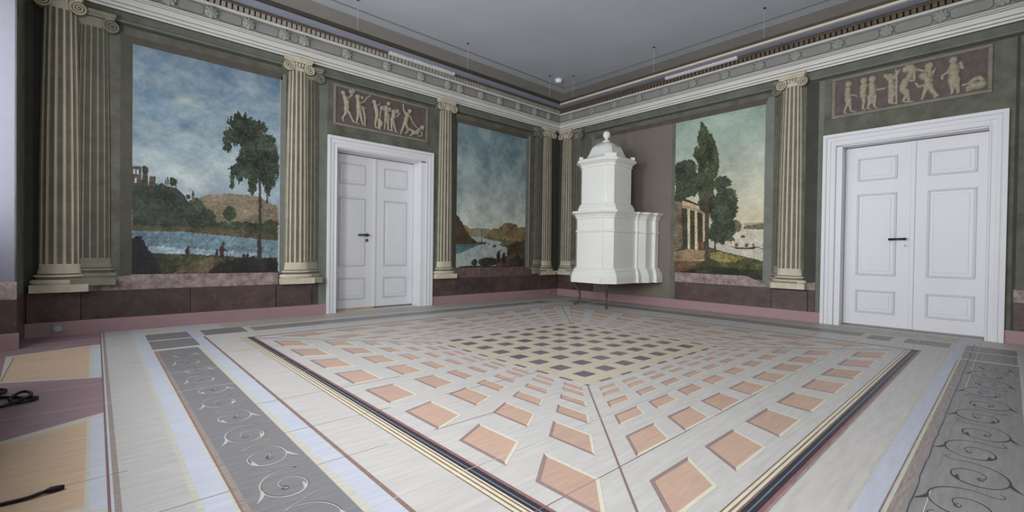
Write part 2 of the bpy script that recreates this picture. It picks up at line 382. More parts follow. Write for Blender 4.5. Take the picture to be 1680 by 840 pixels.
for side in range(4):
    for ri, (t0, t1) in enumerate(ROWS):
        for k in range(8):
            va = -3.5*.2425-.0805+.2425*k; vb = va+.161
            p = [P(side,t0,va), P(side,t0,vb), P(side,t1,vb), P(side,t1,va)]
            if sum(p[i][0]*p[(i+1)%4][1]-p[(i+1)%4][0]*p[i][1] for i in range(4)) < 0: p = p[::-1]
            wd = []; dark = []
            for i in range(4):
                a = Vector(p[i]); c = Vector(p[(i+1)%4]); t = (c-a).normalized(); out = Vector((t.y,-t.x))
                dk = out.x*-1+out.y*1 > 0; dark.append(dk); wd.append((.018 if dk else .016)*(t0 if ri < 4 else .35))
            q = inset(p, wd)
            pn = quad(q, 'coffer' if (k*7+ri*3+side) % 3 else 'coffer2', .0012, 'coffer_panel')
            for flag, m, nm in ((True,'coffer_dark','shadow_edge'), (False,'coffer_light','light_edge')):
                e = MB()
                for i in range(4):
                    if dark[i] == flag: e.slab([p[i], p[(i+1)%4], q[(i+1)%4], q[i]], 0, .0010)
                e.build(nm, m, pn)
# --- central field of dark tiles
TX, TY = .465, .452
fx0, fx1, fy0, fy1 = -4.345, -2.46, -4.150, -2.41
strip(fx0, fx1, fy0, fy1, 'field_cream', .0006, 'central_field')
for i in range(9):
    for j in range(9):
        x = -4.140+.2425*(i-1); y = -3.960+.218*(j-1)
        a, c, d, e = max(x-.064, fx0), min(x+.064, fx1), max(y-.056, fy0), min(y+.056, fy1)
        if c-a > .01 and e-d > .01: strip(a, c, d, e, 'tile_dark' if (i+2*j) % 3 else 'tile_dark2', .0010, 'dark_tile')
for sx, sy, fx, fy in ((-1,-1,fx0,fy0), (1,-1,fx1,fy0), (-1,1,fx0,fy1), (1,1,fx1,fy1)):
    p = [(fx,fy), (cx+sx*SX*1.045, cy+sy*SY*1.05)]
    MB().ribbon(p, .009, .0006).build('mitre_line', 'line_brown', floor)
for y in seams[2:-1]:                                   # open joints between the planks
    random.seed(int(y*100)); xs = XW+.02
    while xs < -.05:
        ln = random.uniform(.4, 1.6); x2 = min(xs+ln, -.03)
        MB().box(xs, x2, y-.0012, y+.0012, 0, .0015).build('plank_joint', 'joint_pale' if random.random() < .45 else 'joint_dark', floor); xs = x2+random.uniform(.0, .5)
# --- running scroll ornament on the two grey panels
def scroll(c, a0, rot, rx, ry, n=64, turns=1.45):
    path = []
    for i in range(n):
        t = i/(n-1); k = 1-.80*t**.85; a = a0+rot*t*turns*2*PI
        path.append((c[0]+rx*k*math.cos(a), c[1]+ry*k*math.sin(a)))
    return path
def scroll_run(axis, base, starts, amp, ra, rl, ml, md, wl_, off, seed):
    # ra: radius across the panel, rl: along it
    random.seed(seed); st = starts[1]-starts[0]
    for k, s in enumerate(starts):
        sg = 1 if k % 2 else -1
        c = (base+sg*amp, s) if axis == 'y' else (s, base+sg*amp)
        rx, ry = (ra, rl) if axis == 'y' else (rl, ra)
        a0 = (PI/2 if axis == 'y' else 0)-sg*.55           # joins the previous turn
        path = scroll(c, a0, sg, rx, ry); n = len(path)
        q = (base-sg*amp-sg*ra*.55, s-st*.62) if axis == 'y' else (s-st*.62, base-sg*amp-sg*ra*.55)
        p0 = Vector(path[0]); mid = (Vector(q)+p0)*.5
        path = [tuple(Vector(q)*(1-u)**2+2*u*(1-u)*(mid+(Vector(path[0])-Vector(path[2]))*1.2)+p0*u*u) for u in (0,.12,.25,.4,.55,.7,.85)]+path; n = len(path)
        wid = [wl_*(.5+.9*math.sin(PI*min(1, i/n*1.1))**2*(.6+.4*math.sin(i*.35+k))) for i in range(n)]
        o = MB().ribbon(path, wid, .0010).build('scroll_ornament', ml, floor)
        MB().ribbon([(x+off[0], y+off[1]) for x, y in path], [w_*.8 for w_ in wid], .0008).build('scroll_shade', md, o)
        for fr, ln, cv in ((.30,.075,1.), (.52,.05,-1.)):      # curling leaves on the outer turns
            i0 = int(n*fr); t = Vector(path[i0+2])-Vector(path[i0]); t.normalize(); nn = Vector((t.y,-t.x))*sg*cv
            lf = [(Vector(path[i0])+t*(ln*u)+nn*(ln*.55*u*u), .012*math.sin(PI*min(1,u*.9+.08))+.0015) for u in (0,.15,.3,.45,.6,.75,.9,1)]
            l_ = MB().ribbon([(a_.x,a_.y) for a_, _ in lf], [b_ for _, b_ in lf], .0012).build('scroll_leaf', ml, o)
        e = path[-1]; bx, by = (.013,.017) if axis == 'y' else (.020,.011)
        MB().slab([(e[0]+bx*math.cos(i*PI/6), e[1]+by*math.sin(i*PI/6)) for i in range(12)], .0008, .0013).build('scroll_bud', 'scroll_dark', o)
        MB().slab([(e[0]+.003+bx*.5*math.cos(i*PI/4), e[1]-.003+by*.4*math.sin(i*PI/4)) for i in range(8)], .0008, .0016).build('scroll_bud_light', 'scroll_mid', o)
scroll_run('y', -6.128, [-1.62-.288*k for k in range(14)], .006, .112, .135, 'scroll_pale', 'scroll_dark', .0058, (.004,.004), 1)
scroll_run('x', -5.845, [-1.62-.315*k for k in range(11)], .004, .124, .165, 'scroll_ink', 'scroll_mid', .0066, (.003,-.004), 2)

# ================================================================= baseboards, dado, sills
def wall_piece(name, wall, s0, s1, z0, z1, d, m, kind=True, bv=.003):
    o = MB().wbox(s0, s1, z0, z1, 0, d).build(name, m, None, rz=ROT[wall])
    if bv: bevel(o, bv)
    return struct(o) if kind else o
wall_piece('baseboard_left', 'L', XW, DL[0], 0, .131, .018, 'skirting'); wall_piece('baseboard_left', 'L', DL[1], 0, 0, .131, .018, 'skirting')
wall_piece('baseboard_right', 'R', 0, DR[0], 0, .131, .018, 'skirting'); wall_piece('baseboard_right', 'R', DR[1], 6.6, 0, .131, .018, 'skirting')
def dado(name, wall, pieces, label):
    s0 = min(p[0] for p in pieces); s1 = max(p[1] for p in pieces)
    root = struct(MB().wbox(s0, s1, .131, .40, 0, .003).build(name, 'dado_dark', None, rz=ROT[wall]), label)
    for a, c, z1, d, m in pieces: bevel(MB().wbox(a+.002, c-.002, .131, z1, .003, d).build('marble_panel', m, root), .002)
dado('trim_1', 'L', [(-7.09,-6.735,.405,.020,'dado_marble'),(-6.735,-5.88,.400,.010,'dado_marble2'),(-5.88,-5.04,.400,.009,'dado_marble'),(-5.035,-4.63,.400,.020,'dado_marble'),(-4.63,-4.545,.395,.008,'dado_marble2')], 'dark marble dado under the large left mural')
dado('trim_2', 'L', [(-2.845,-2.43,.395,.020,'dado_marble'),(-2.43,-1.61,.400,.010,'dado_marble2'),(-1.61,-.545,.400,.009,'dado_marble'),(-.545,-.02,.400,.020,'dado_marble')], 'dark marble dado under the small mural near the corner')
dado('trim_3', 'R', [(.02,.42,.400,.020,'dado_marble'),(.42,.86,.400,.009,'dado_marble2')], 'dark marble dado in the corner beside the stove')
dado('trim_4', 'R', [(2.43,3.795,.400,.010,'dado_marble'),(3.80,4.215,.385,.022,'dado_marble'),(4.215,4.295,.400,.008,'dado_marble2')], 'dark marble dado under the temple mural')
dado('trim_5', 'R', [(5.955,6.6,.400,.010,'dado_marble')], 'dark marble dado right of the right door')
def sill(wall, pts, label, n, m='sill_marble'):
    o = MB().wslab(pts, 0, .012).build('trim_%d' % n, m, None, rz=ROT[wall]); struct(o, label); bevel(o, .003)
sill('L', [(-6.70,.402),(-5.02,.402),(-5.02,.545),(-6.36,.555),(-6.52,.53),(-6.66,.50)], 'veined marble sill below the large left mural', 6)
sill('L', [(-2.43,.402),(-.56,.402),(-.72,.50),(-.905,.565),(-2.43,.56)], 'veined marble sill below the small mural', 7, 'sill_dark')
sill('R', [(2.43,.402),(3.79,.402),(3.79,.425),(3.47,.545),(2.43,.55)], 'veined marble sill below the temple mural', 8)
sill('R', [(5.955,.402),(6.6,.402),(6.6,.53),(5.955,.53)], 'veined marble sill right of the right door', 9)
sill('R', [(4.20,.402),(4.295,.402),(4.295,.50),(4.20,.48)], 'narrow marble sill between column and right door', 10)

# ================================================================= entablature: architrave, frieze with rosettes, dentil cornice
def rosette_mesh():
    b = MB(); R = .060; n = 32
    b.rings([[(R*.9*math.cos(2*PI*i/n), -d, R*.9*math.sin(2*PI*i/n)) for i in range(n)] for d in (0,.008)], cap=False)
    prof = [(1.0,.012),(.95,.026),(.78,.036),(.62,.030),(.52,.044),(.34,.050),(.24,.038),(.12,.054),(.0,.056)]
    rr = [[(R*f*(1+.13*math.cos(8*2*PI*i/n)*(f > .55))*math.cos(2*PI*i/n), -(d+.006*math.cos(8*2*PI*i/n)*(f > .3)), R*f*(1+.13*math.cos(8*2*PI*i/n)*(f > .55))*math.sin(2*PI*i/n)) for i in range(n)] for f, d in prof]
    b.rings(rr, cap=False); b.rings([[(R*1.0*math.cos(2*PI*i/n), 0, R*1.0*math.sin(2*PI*i/n)) for i in range(n)], rr[0]], cap=False)
    return b.mesh('rosette', 'rosette', True)
ROS = rosette_mesh()
def entablature(n, wall, s0, s1, ros, dent_m, label):
    root = struct(MB().wbox(s0, s1, 3.14, H, 0, .006).build('trim_%d' % n, 'frieze_line', None, rz=ROT[wall]), label)
    for z0, z1, d in ((3.150,3.174,.012),(3.181,3.213,.016),(3.220,3.278,.020),(3.285,3.298,.024),(3.304,3.318,.028)):
        bevel(MB().wbox(s0, s1, z0, z1, 0, d).build('architrave_fascia', 'architrave', root), .002, 1)
    MB().wbox(s0, s1, 3.322, 3.462, 0, .010).build('frieze_board', 'frieze', root)
    ros2 = [ros[0]-(ros[1]-ros[0])]+list(ros)+[ros[-1]+(ros[-1]-ros[-2])]
    for a, c in zip(ros2[:-1], ros2[1:]):
        a2, c2 = max(a+.068, s0+.01), min(c-.068, s1-.01)
        if c2-a2 < .04: continue
        o = lambda e: [(a2-e,3.392),(a2+.004-e,3.360),(a2+.028-e,3.342-e),(c2-.028+e,3.342-e),(c2-.004+e,3.360),(c2+e,3.392),(c2-.004+e,3.425),(c2-.028+e,3.444+e),(a2+.028-e,3.444+e),(a2+.004-e,3.425)]
        fp = MB().wslab(o(.004), .009, .0115).build('frieze_panel_edge', 'frieze_line', root)
        bevel(MB().wslab(o(0), .010, .015).build('frieze_panel', 'frieze_panel', fp), .002, 1)
    for s in ros: link('rosette', ROS, root, (s, -.010, 3.392))
    MB().wbox(s0, s1, 3.466, 3.496, 0, .024).build('cornice_fillet', 'architrave', root)
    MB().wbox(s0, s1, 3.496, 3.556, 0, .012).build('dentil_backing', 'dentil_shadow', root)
    dm = MB().wbox(-.019, .019, 3.500, 3.548, .010, .044).mesh('dentil', dent_m)
    for k in range(int((s1-s0)/.0565)): link('dentil', dm, root, (s0+.03+.0565*k, 0, 0))
    bevel(MB().wbox(s0, s1, 3.550, H-.006, 0, .055).build('cornice_moulding', 'cornice_brown', root), .012, 3)
entablature(11, 'L', XW, 0, [-6.83,-6.45,-6.08,-5.71,-5.35,-4.97,-4.74,-4.21,-3.64,-3.10,-2.62,-2.39,-1.97,-1.56,-1.13,-.71,-.34], 'dentil_pale', 'grey frieze with rosettes, pale architrave and dentils along the left wall')
entablature(12, 'R', 0, 6.6, [.29,.78,1.27,1.75,2.22,2.67,3.14,3.60,4.03,4.48,4.94,5.39,5.84,6.29], 'dentil_brown', 'grey frieze with rosettes, pale architrave and dentils along the right wall')
# painted cap moulding of the wall fields, just below the architrave
def cap_mould(n, wall, spans, label):
    root = struct(MB().wbox(spans[0][0], spans[-1][1], 3.138, 3.150, 0, .004).build('trim_%d' % n, 'wall_dark', None, rz=ROT[wall]), label)
    for a, c in spans:
        MB().wbox(a, c, 3.06, 3.138, 0, .003).build('cap_band', 'wall_band', root)
        bevel(MB().wbox(a, c, 3.035, 3.062, 0, .014).build('cap_bead', 'wall_light', root), .006, 2)
        MB().wbox(a, c, 3.005, 3.035, 0, .004).build('cap_shadow', 'wall_dark', root)
cap_mould(13, 'L', [(-6.50,-4.96),(-4.56,-2.84),(-2.46,-.70)], 'painted green moulding below the architrave, left wall')
cap_mould(14, 'R', [(.62,3.80),(4.19,6.0)], 'painted green moulding below the architrave, right wall')

# ================================================================= columns
KD = .36
def column(wall, s, label, rear=0, r0=.138, r1=.108, z0=.405, zt=3.15, d0=0., scale=1.):
    KD = .24 if rear else .36
    root = wthing('painted_column', label, 'column', wall, s, z0, 0., 'painted fluted columns around the room')
    cm, fm, pm = ('col_rear','flute_rear','col_rear') if rear else ('col_light','flute_dark','plinth')
    h = zt-z0; wp = (.160 if rear else .195)*scale; r0 *= scale; r1 *= scale
    bevel(MB().wbox(-wp, wp, 0, .072, 0, d0+.085*scale).build('plinth', pm, root), .004)
    def half(r, z, n=40, extra=0): return [(r*math.cos(PI-PI*i/n), -(d0+KD*r*math.sin(PI*i/n)), z) for i in range(n+1)]
    prof = [(.072,r0*1.30),(.085,r0*1.36),(.105,r0*1.36),(.122,r0*1.28),(.126,r0*1.16),(.140,r0*1.12),(.150,r0*1.18),(.165,r0*1.18),(.175,r0*1.10),(.215,r0*1.03)]
    prof = [(.072,r0*1.26),(.078,r0*1.36),(.090,r0*1.42),(.104,r0*1.40),(.116,r0*1.30),(.119,r0*1.17),(.128,r0*1.10),(.137,r0*1.12),(.140,r0*1.19),(.150,r0*1.25),(.160,r0*1.19),(.163,r0*1.08),(.172,r0*1.06),(.215,r0*1.02)]
    for nm, i0, i1, m_ in (('lower_torus',0,4,cm),('scotia',4,8,fm),('upper_torus',8,10,cm),('fillet',10,12,fm),('apophyge',12,13,cm)):  # scotia and fillet get dark paint as the shade of the recesses
        bb = MB(); bb.rings([half(r,z) for z, r in prof[i0:i1+1]], closed=False, cap=False); auto_smooth(bb.build(nm, m_, root))
    # fluted shaft
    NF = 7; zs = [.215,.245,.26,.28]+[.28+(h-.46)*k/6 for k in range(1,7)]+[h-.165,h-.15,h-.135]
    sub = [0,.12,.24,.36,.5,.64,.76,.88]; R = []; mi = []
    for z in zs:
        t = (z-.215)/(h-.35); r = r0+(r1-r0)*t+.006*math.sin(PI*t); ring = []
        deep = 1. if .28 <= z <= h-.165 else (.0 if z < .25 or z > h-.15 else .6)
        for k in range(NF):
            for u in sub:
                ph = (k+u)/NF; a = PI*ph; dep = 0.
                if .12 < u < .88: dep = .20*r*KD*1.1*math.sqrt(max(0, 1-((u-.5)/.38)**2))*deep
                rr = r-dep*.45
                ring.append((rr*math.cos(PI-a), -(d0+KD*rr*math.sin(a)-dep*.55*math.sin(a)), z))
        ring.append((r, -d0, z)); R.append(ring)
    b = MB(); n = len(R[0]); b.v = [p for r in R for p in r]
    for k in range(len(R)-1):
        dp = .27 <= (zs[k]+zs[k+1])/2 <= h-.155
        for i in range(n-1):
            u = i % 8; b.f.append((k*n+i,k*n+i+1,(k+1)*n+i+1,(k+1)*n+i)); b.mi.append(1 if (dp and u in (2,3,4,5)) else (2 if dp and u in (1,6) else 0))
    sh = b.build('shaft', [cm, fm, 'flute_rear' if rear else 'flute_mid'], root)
    # Ionic capital
    zc = h-.135; d1 = d0+KD*r1
    cb = MB(); cb.rings([half(r,z,24) for z, r in ((zc,r1*1.02),(zc+.012,r1*1.12),(zc+.03,r1*1.12),(zc+.055,r1*1.3),(zc+.07,r1*1.3))], closed=False, cap=True); auto_smooth(cb.build('echinus', cm, root))
    for k in range(0 if rear else 5):
        e = MB(); a = (k-2)*.036*scale
        e.rings([[(a+.013*f*math.cos(2*PI*i/10), -(d1+.02+dd), zc+.055+.018*f*math.sin(2*PI*i/10)) for i in range(10)] for f, dd in ((1,0),(.8,.008),(.3,.012))]); auto_smooth(e.build('egg', cm, root))
    ab = MB().wbox(-.155*scale, .155*scale, h-.035, h, 0, d1+.04).wbox(-.145*scale, .145*scale, h-.058, h-.035, 0, d1+.032); bevel(ab.build('abacus', cm, root), .004)
    for sg in ((rear,) if rear else (-1, 1)):
        vx = sg*.122*scale; vz = zc+.018; Rv = .062*scale
        v = MB(); v.rings([[(vx+Rv*f*math.cos(2*PI*i/28), -(d1+dd), vz+Rv*f*math.sin(2*PI*i/28)) for i in range(28)] for f, dd in ((1,-.045),(1,.018),(.94,.022))])
        vo = v.build('volute', fm, root)
        path = []; rad = []
        for i in range(60):
            t = i/59; a = PI/2+sg*t*2.6*2*PI
            rr = Rv*(.93*(1-t)+.10); path.append((vx+rr*math.cos(a), -(d1+.024), vz+rr*math.sin(a))); rad.append(.0085*scale*(1-.45*t))
        sp = MB().tube(path, rad, 6); sp.build('volute_spiral', cm, vo, True)
    return root
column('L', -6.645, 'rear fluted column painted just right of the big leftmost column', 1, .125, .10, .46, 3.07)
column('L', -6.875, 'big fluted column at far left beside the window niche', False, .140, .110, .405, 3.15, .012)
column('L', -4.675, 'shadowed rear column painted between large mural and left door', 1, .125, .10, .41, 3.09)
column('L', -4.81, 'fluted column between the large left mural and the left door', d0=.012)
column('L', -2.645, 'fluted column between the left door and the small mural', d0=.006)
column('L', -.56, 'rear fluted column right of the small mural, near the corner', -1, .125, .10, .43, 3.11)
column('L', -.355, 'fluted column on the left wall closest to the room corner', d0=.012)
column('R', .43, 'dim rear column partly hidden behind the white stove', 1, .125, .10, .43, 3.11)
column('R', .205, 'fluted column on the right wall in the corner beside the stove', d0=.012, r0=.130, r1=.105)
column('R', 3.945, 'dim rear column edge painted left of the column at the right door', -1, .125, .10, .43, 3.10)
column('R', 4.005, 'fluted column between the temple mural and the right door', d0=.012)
# broad pilaster strips beside doors and corner, narrow dark strips by the columns
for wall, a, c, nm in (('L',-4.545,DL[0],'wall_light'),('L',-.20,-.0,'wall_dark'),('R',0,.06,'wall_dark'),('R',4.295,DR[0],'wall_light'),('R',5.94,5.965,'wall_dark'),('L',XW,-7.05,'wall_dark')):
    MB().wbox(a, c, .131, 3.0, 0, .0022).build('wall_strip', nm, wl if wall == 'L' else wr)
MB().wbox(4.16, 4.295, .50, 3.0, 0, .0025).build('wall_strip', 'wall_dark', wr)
MB().wbox(-7.05, -6.99, .42, 3.1, 0, .0025).build('wall_strip', 'wall_black', wl)  # dark stripe painted as the shadow left of the column
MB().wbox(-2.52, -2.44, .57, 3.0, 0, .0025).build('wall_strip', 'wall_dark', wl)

# ================================================================= murals
FIG_L=[[[(-4.246,2.881,0.0321)],[(-4.228,2.834,0.0287),(-4.202,2.772,0.0402),(-4.197,2.704,0.0364)],[(-4.224,2.822,0.0171),(-4.172,2.834,0.0172),(-4.132,2.878,0.0155),(-4.119,2.92,0.0136)],[(-4.146,2.918,0.0289),(-4.115,2.93,0.029)],[(-4.21,2.693,0.0287),(-4.161,2.626,0.0212),(-4.129,2.572,0.0155),(-4.106,2.534,0.0136),(-4.075,2.527,0.0097)],[(-4.209,2.684,0.0268),(-4.213,2.615,0.0211),(-4.252,2.556,0.0143),(-4.238,2.516,0.0095)]],[[(-4.051,2.872,0.0369)],[(-3.992,2.879,0.0248)],[(-4.046,2.816,0.0292),(-4.037,2.749,0.039),(-4.031,2.689,0.0352)],[(-4.037,2.81,0.0176),(-3.992,2.811,0.0157),(-3.951,2.843,0.0138),(-3.928,2.888,0.0119),(-3.877,2.931,0.0139)],[(-4.018,2.683,0.0273),(-3.999,2.599,0.0196),(-3.975,2.525,0.0138),(-3.942,2.514,0.0088)],[(-4.04,2.669,0.0234),(-4.053,2.588,0.0176),(-4.066,2.533,0.0127),(-4.034,2.518,0.0087)],[(-3.991,2.75,0.0255),(-3.968,2.711,0.0216),(-3.948,2.618,0.0168),(-3.947,2.539,0.0119)],[(-3.982,2.761,0.0138),(-3.936,2.74,0.0099)]],[[(-3.816,2.863,0.0315)],[(-3.802,2.822,0.028),(-3.782,2.755,0.032),(-3.771,2.676,0.0281)],[(-3.782,2.808,0.014),(-3.744,2.844,0.0121),(-3.733,2.86,0.0101)],[(-3.781,2.656,0.0241),(-3.799,2.563,0.016),(-3.789,2.52,0.012),(-3.721,2.506,0.0101)],[(-3.742,2.628,0.0242),(-3.722,2.587,0.0424),(-3.736,2.539,0.0262)]],[[(-3.603,2.885,0.0323)],[(-3.705,2.803,0.0324),(-3.646,2.812,0.0427),(-3.592,2.805,0.0368)],[(-3.715,2.796,0.0181),(-3.728,2.73,0.0161),(-3.728,2.649,0.0131)],[(-3.631,2.788,0.0306),(-3.635,2.732,0.0306),(-3.649,2.638,0.0224),(-3.663,2.526,0.0142)],[(-3.611,2.719,0.0286),(-3.609,2.628,0.0204),(-3.608,2.527,0.0143),(-3.533,2.514,0.0093)]],[[(-3.47,2.809,0.0327)],[(-3.526,2.792,0.0351),(-3.53,2.717,0.0351),(-3.545,2.677,0.0349)],[(-3.506,2.778,0.0269),(-3.455,2.789,0.0207)],[(-3.52,2.738,0.0206),(-3.474,2.729,0.0144),(-3.424,2.786,0.0114)],[(-3.535,2.661,0.0268),(-3.508,2.583,0.0186),(-3.487,2.513,0.0134),(-3.451,2.506,0.0083)],[(-3.55,2.649,0.0226),(-3.554,2.574,0.0165),(-3.548,2.52,0.0113)]],[[(-3.267,2.853,0.0334)],[(-3.304,2.802,0.0316),(-3.33,2.797,0.0211),(-3.367,2.845,0.0147),(-3.376,2.928,0.0115)],[(-3.303,2.793,0.0337),(-3.329,2.722,0.0357),(-3.339,2.663,0.0336)],[(-3.287,2.792,0.0232),(-3.261,2.783,0.0148),(-3.222,2.705,0.0116),(-3.151,2.638,0.0096)],[(-3.354,2.651,0.0273),(-3.39,2.56,0.0188),(-3.41,2.5,0.0125)],[(-3.323,2.638,0.0253),(-3.285,2.579,0.019),(-3.326,2.524,0.0148)]],[[(-3.057,2.656,0.0387)],[(-3.09,2.635,0.0215),(-3.112,2.612,0.028),(-3.144,2.568,0.0386),(-3.199,2.553,0.032)],[(-3.199,2.567,0.0256),(-3.264,2.593,0.019),(-3.29,2.569,0.0127)],[(-3.198,2.548,0.0213),(-3.252,2.505,0.0149)],[(-3.106,2.604,0.0172),(-3.067,2.582,0.014),(-3.061,2.535,0.0119),(-3.111,2.521,0.0108)]]]
FIG_R=[[[(4.593,2.888,0.0405)],[(4.588,2.825,0.032),(4.585,2.769,0.0364),(4.589,2.72,0.0342)],[(4.576,2.838,0.0171),(4.569,2.773,0.0139),(4.609,2.744,0.0128),(4.636,2.752,0.0106),(4.69,2.715,0.0053)],[(4.59,2.858,0.015),(4.589,2.834,0.0171)],[(4.578,2.713,0.0256),(4.587,2.654,0.0193),(4.564,2.592,0.015),(4.555,2.561,0.0119),(4.573,2.543,0.0086)],[(4.605,2.697,0.0256),(4.611,2.63,0.0192),(4.619,2.566,0.0128),(4.666,2.542,0.0074)]],[[(4.741,2.889,0.0408)],[(4.741,2.852,0.0157),(4.741,2.824,0.0419),(4.734,2.76,0.0377),(4.739,2.712,0.0377)],[(4.739,2.703,0.0293),(4.744,2.637,0.0209),(4.734,2.569,0.0137),(4.757,2.546,0.0084)]],[[(4.82,2.888,0.0414)],[(4.818,2.855,0.0156),(4.815,2.823,0.0373),(4.824,2.756,0.0414),(4.821,2.702,0.0435)],[(4.797,2.819,0.0187),(4.809,2.769,0.0166),(4.875,2.753,0.0143),(4.939,2.755,0.0082)],[(4.803,2.688,0.0333),(4.797,2.615,0.0228),(4.779,2.564,0.0146),(4.809,2.543,0.0083)],[(4.843,2.678,0.0289),(4.841,2.605,0.0206),(4.845,2.558,0.0134),(4.867,2.544,0.0083)]],[[(4.94,2.89,0.0257)],[(4.981,2.879,0.033)],[(4.946,2.869,0.0142),(4.962,2.846,0.0142),(4.986,2.824,0.0283),(4.992,2.759,0.0384),(4.996,2.704,0.0364)],[(4.994,2.831,0.0202),(5.038,2.881,0.0131),(5.062,2.928,0.011)],[(5.027,2.938,0.0101),(5.027,2.876,0.0101),(5.001,2.829,0.0141)],[(4.982,2.699,0.0263),(4.977,2.628,0.0183),(4.974,2.579,0.0122),(5.041,2.555,0.0091)],[(5.004,2.694,0.0262),(5.001,2.622,0.0181),(5.002,2.568,0.0121)],[(5.034,2.918,0.0131),(5.039,2.555,0.0131)]],[[(5.147,2.833,0.0363)],[(5.14,2.82,0.0259),(5.115,2.789,0.039),(5.098,2.735,0.0435),(5.095,2.698,0.0413)],[(5.126,2.786,0.0172),(5.185,2.775,0.015),(5.187,2.822,0.0139),(5.176,2.878,0.015)],[(5.117,2.913,0.0433),(5.146,2.919,0.0517),(5.176,2.887,0.0429)],[(5.099,2.687,0.0347),(5.122,2.633,0.0216),(5.097,2.571,0.0152),(5.116,2.553,0.0097)],[(5.121,2.672,0.0304),(5.144,2.589,0.0194),(5.138,2.552,0.013),(5.181,2.547,0.0086)]],[[(5.306,2.897,0.0421)],[(5.307,2.878,0.0273),(5.307,2.841,0.0273),(5.312,2.774,0.0232),(5.32,2.734,0.0231)],[(5.204,2.889,0.0193),(5.255,2.86,0.0149),(5.3,2.843,0.0169)],[(5.306,2.719,0.0084),(5.355,2.86,0.0084)]],[[(5.263,2.801,0.0446)],[(5.273,2.784,0.0276),(5.299,2.749,0.0358),(5.299,2.712,0.038),(5.314,2.68,0.0357)],[(5.285,2.706,0.019),(5.226,2.693,0.0149),(5.2,2.738,0.0129)],[(5.314,2.67,0.0316),(5.357,2.585,0.023),(5.378,2.566,0.0136),(5.351,2.55,0.0104)],[(5.286,2.678,0.0274),(5.266,2.598,0.019),(5.253,2.554,0.0128)]],[[(5.493,2.902,0.0409)],[(5.495,2.865,0.0184),(5.5,2.827,0.047),(5.501,2.768,0.0491),(5.499,2.723,0.0491)],[(5.48,2.847,0.0246),(5.454,2.79,0.0144),(5.408,2.766,0.0146),(5.412,2.733,0.0146)],[(5.519,2.844,0.0244),(5.565,2.804,0.0162),(5.548,2.859,0.0162)],[(5.482,2.7,0.0348),(5.487,2.635,0.0246),(5.491,2.566,0.0143),(5.482,2.555,0.0092)],[(5.522,2.69,0.0346),(5.526,2.625,0.0244),(5.537,2.564,0.0142),(5.524,2.553,0.0092)]],[[(5.607,2.587,0.0222),(5.651,2.593,0.0439),(5.707,2.596,0.0436)],[(5.632,2.647,0.0221),(5.656,2.663,0.024),(5.687,2.672,0.0239),(5.713,2.639,0.0198)],[(5.568,2.623,0.0141),(5.607,2.631,0.0121)],[(5.595,2.558,0.0081),(5.723,2.562,0.008)]]]
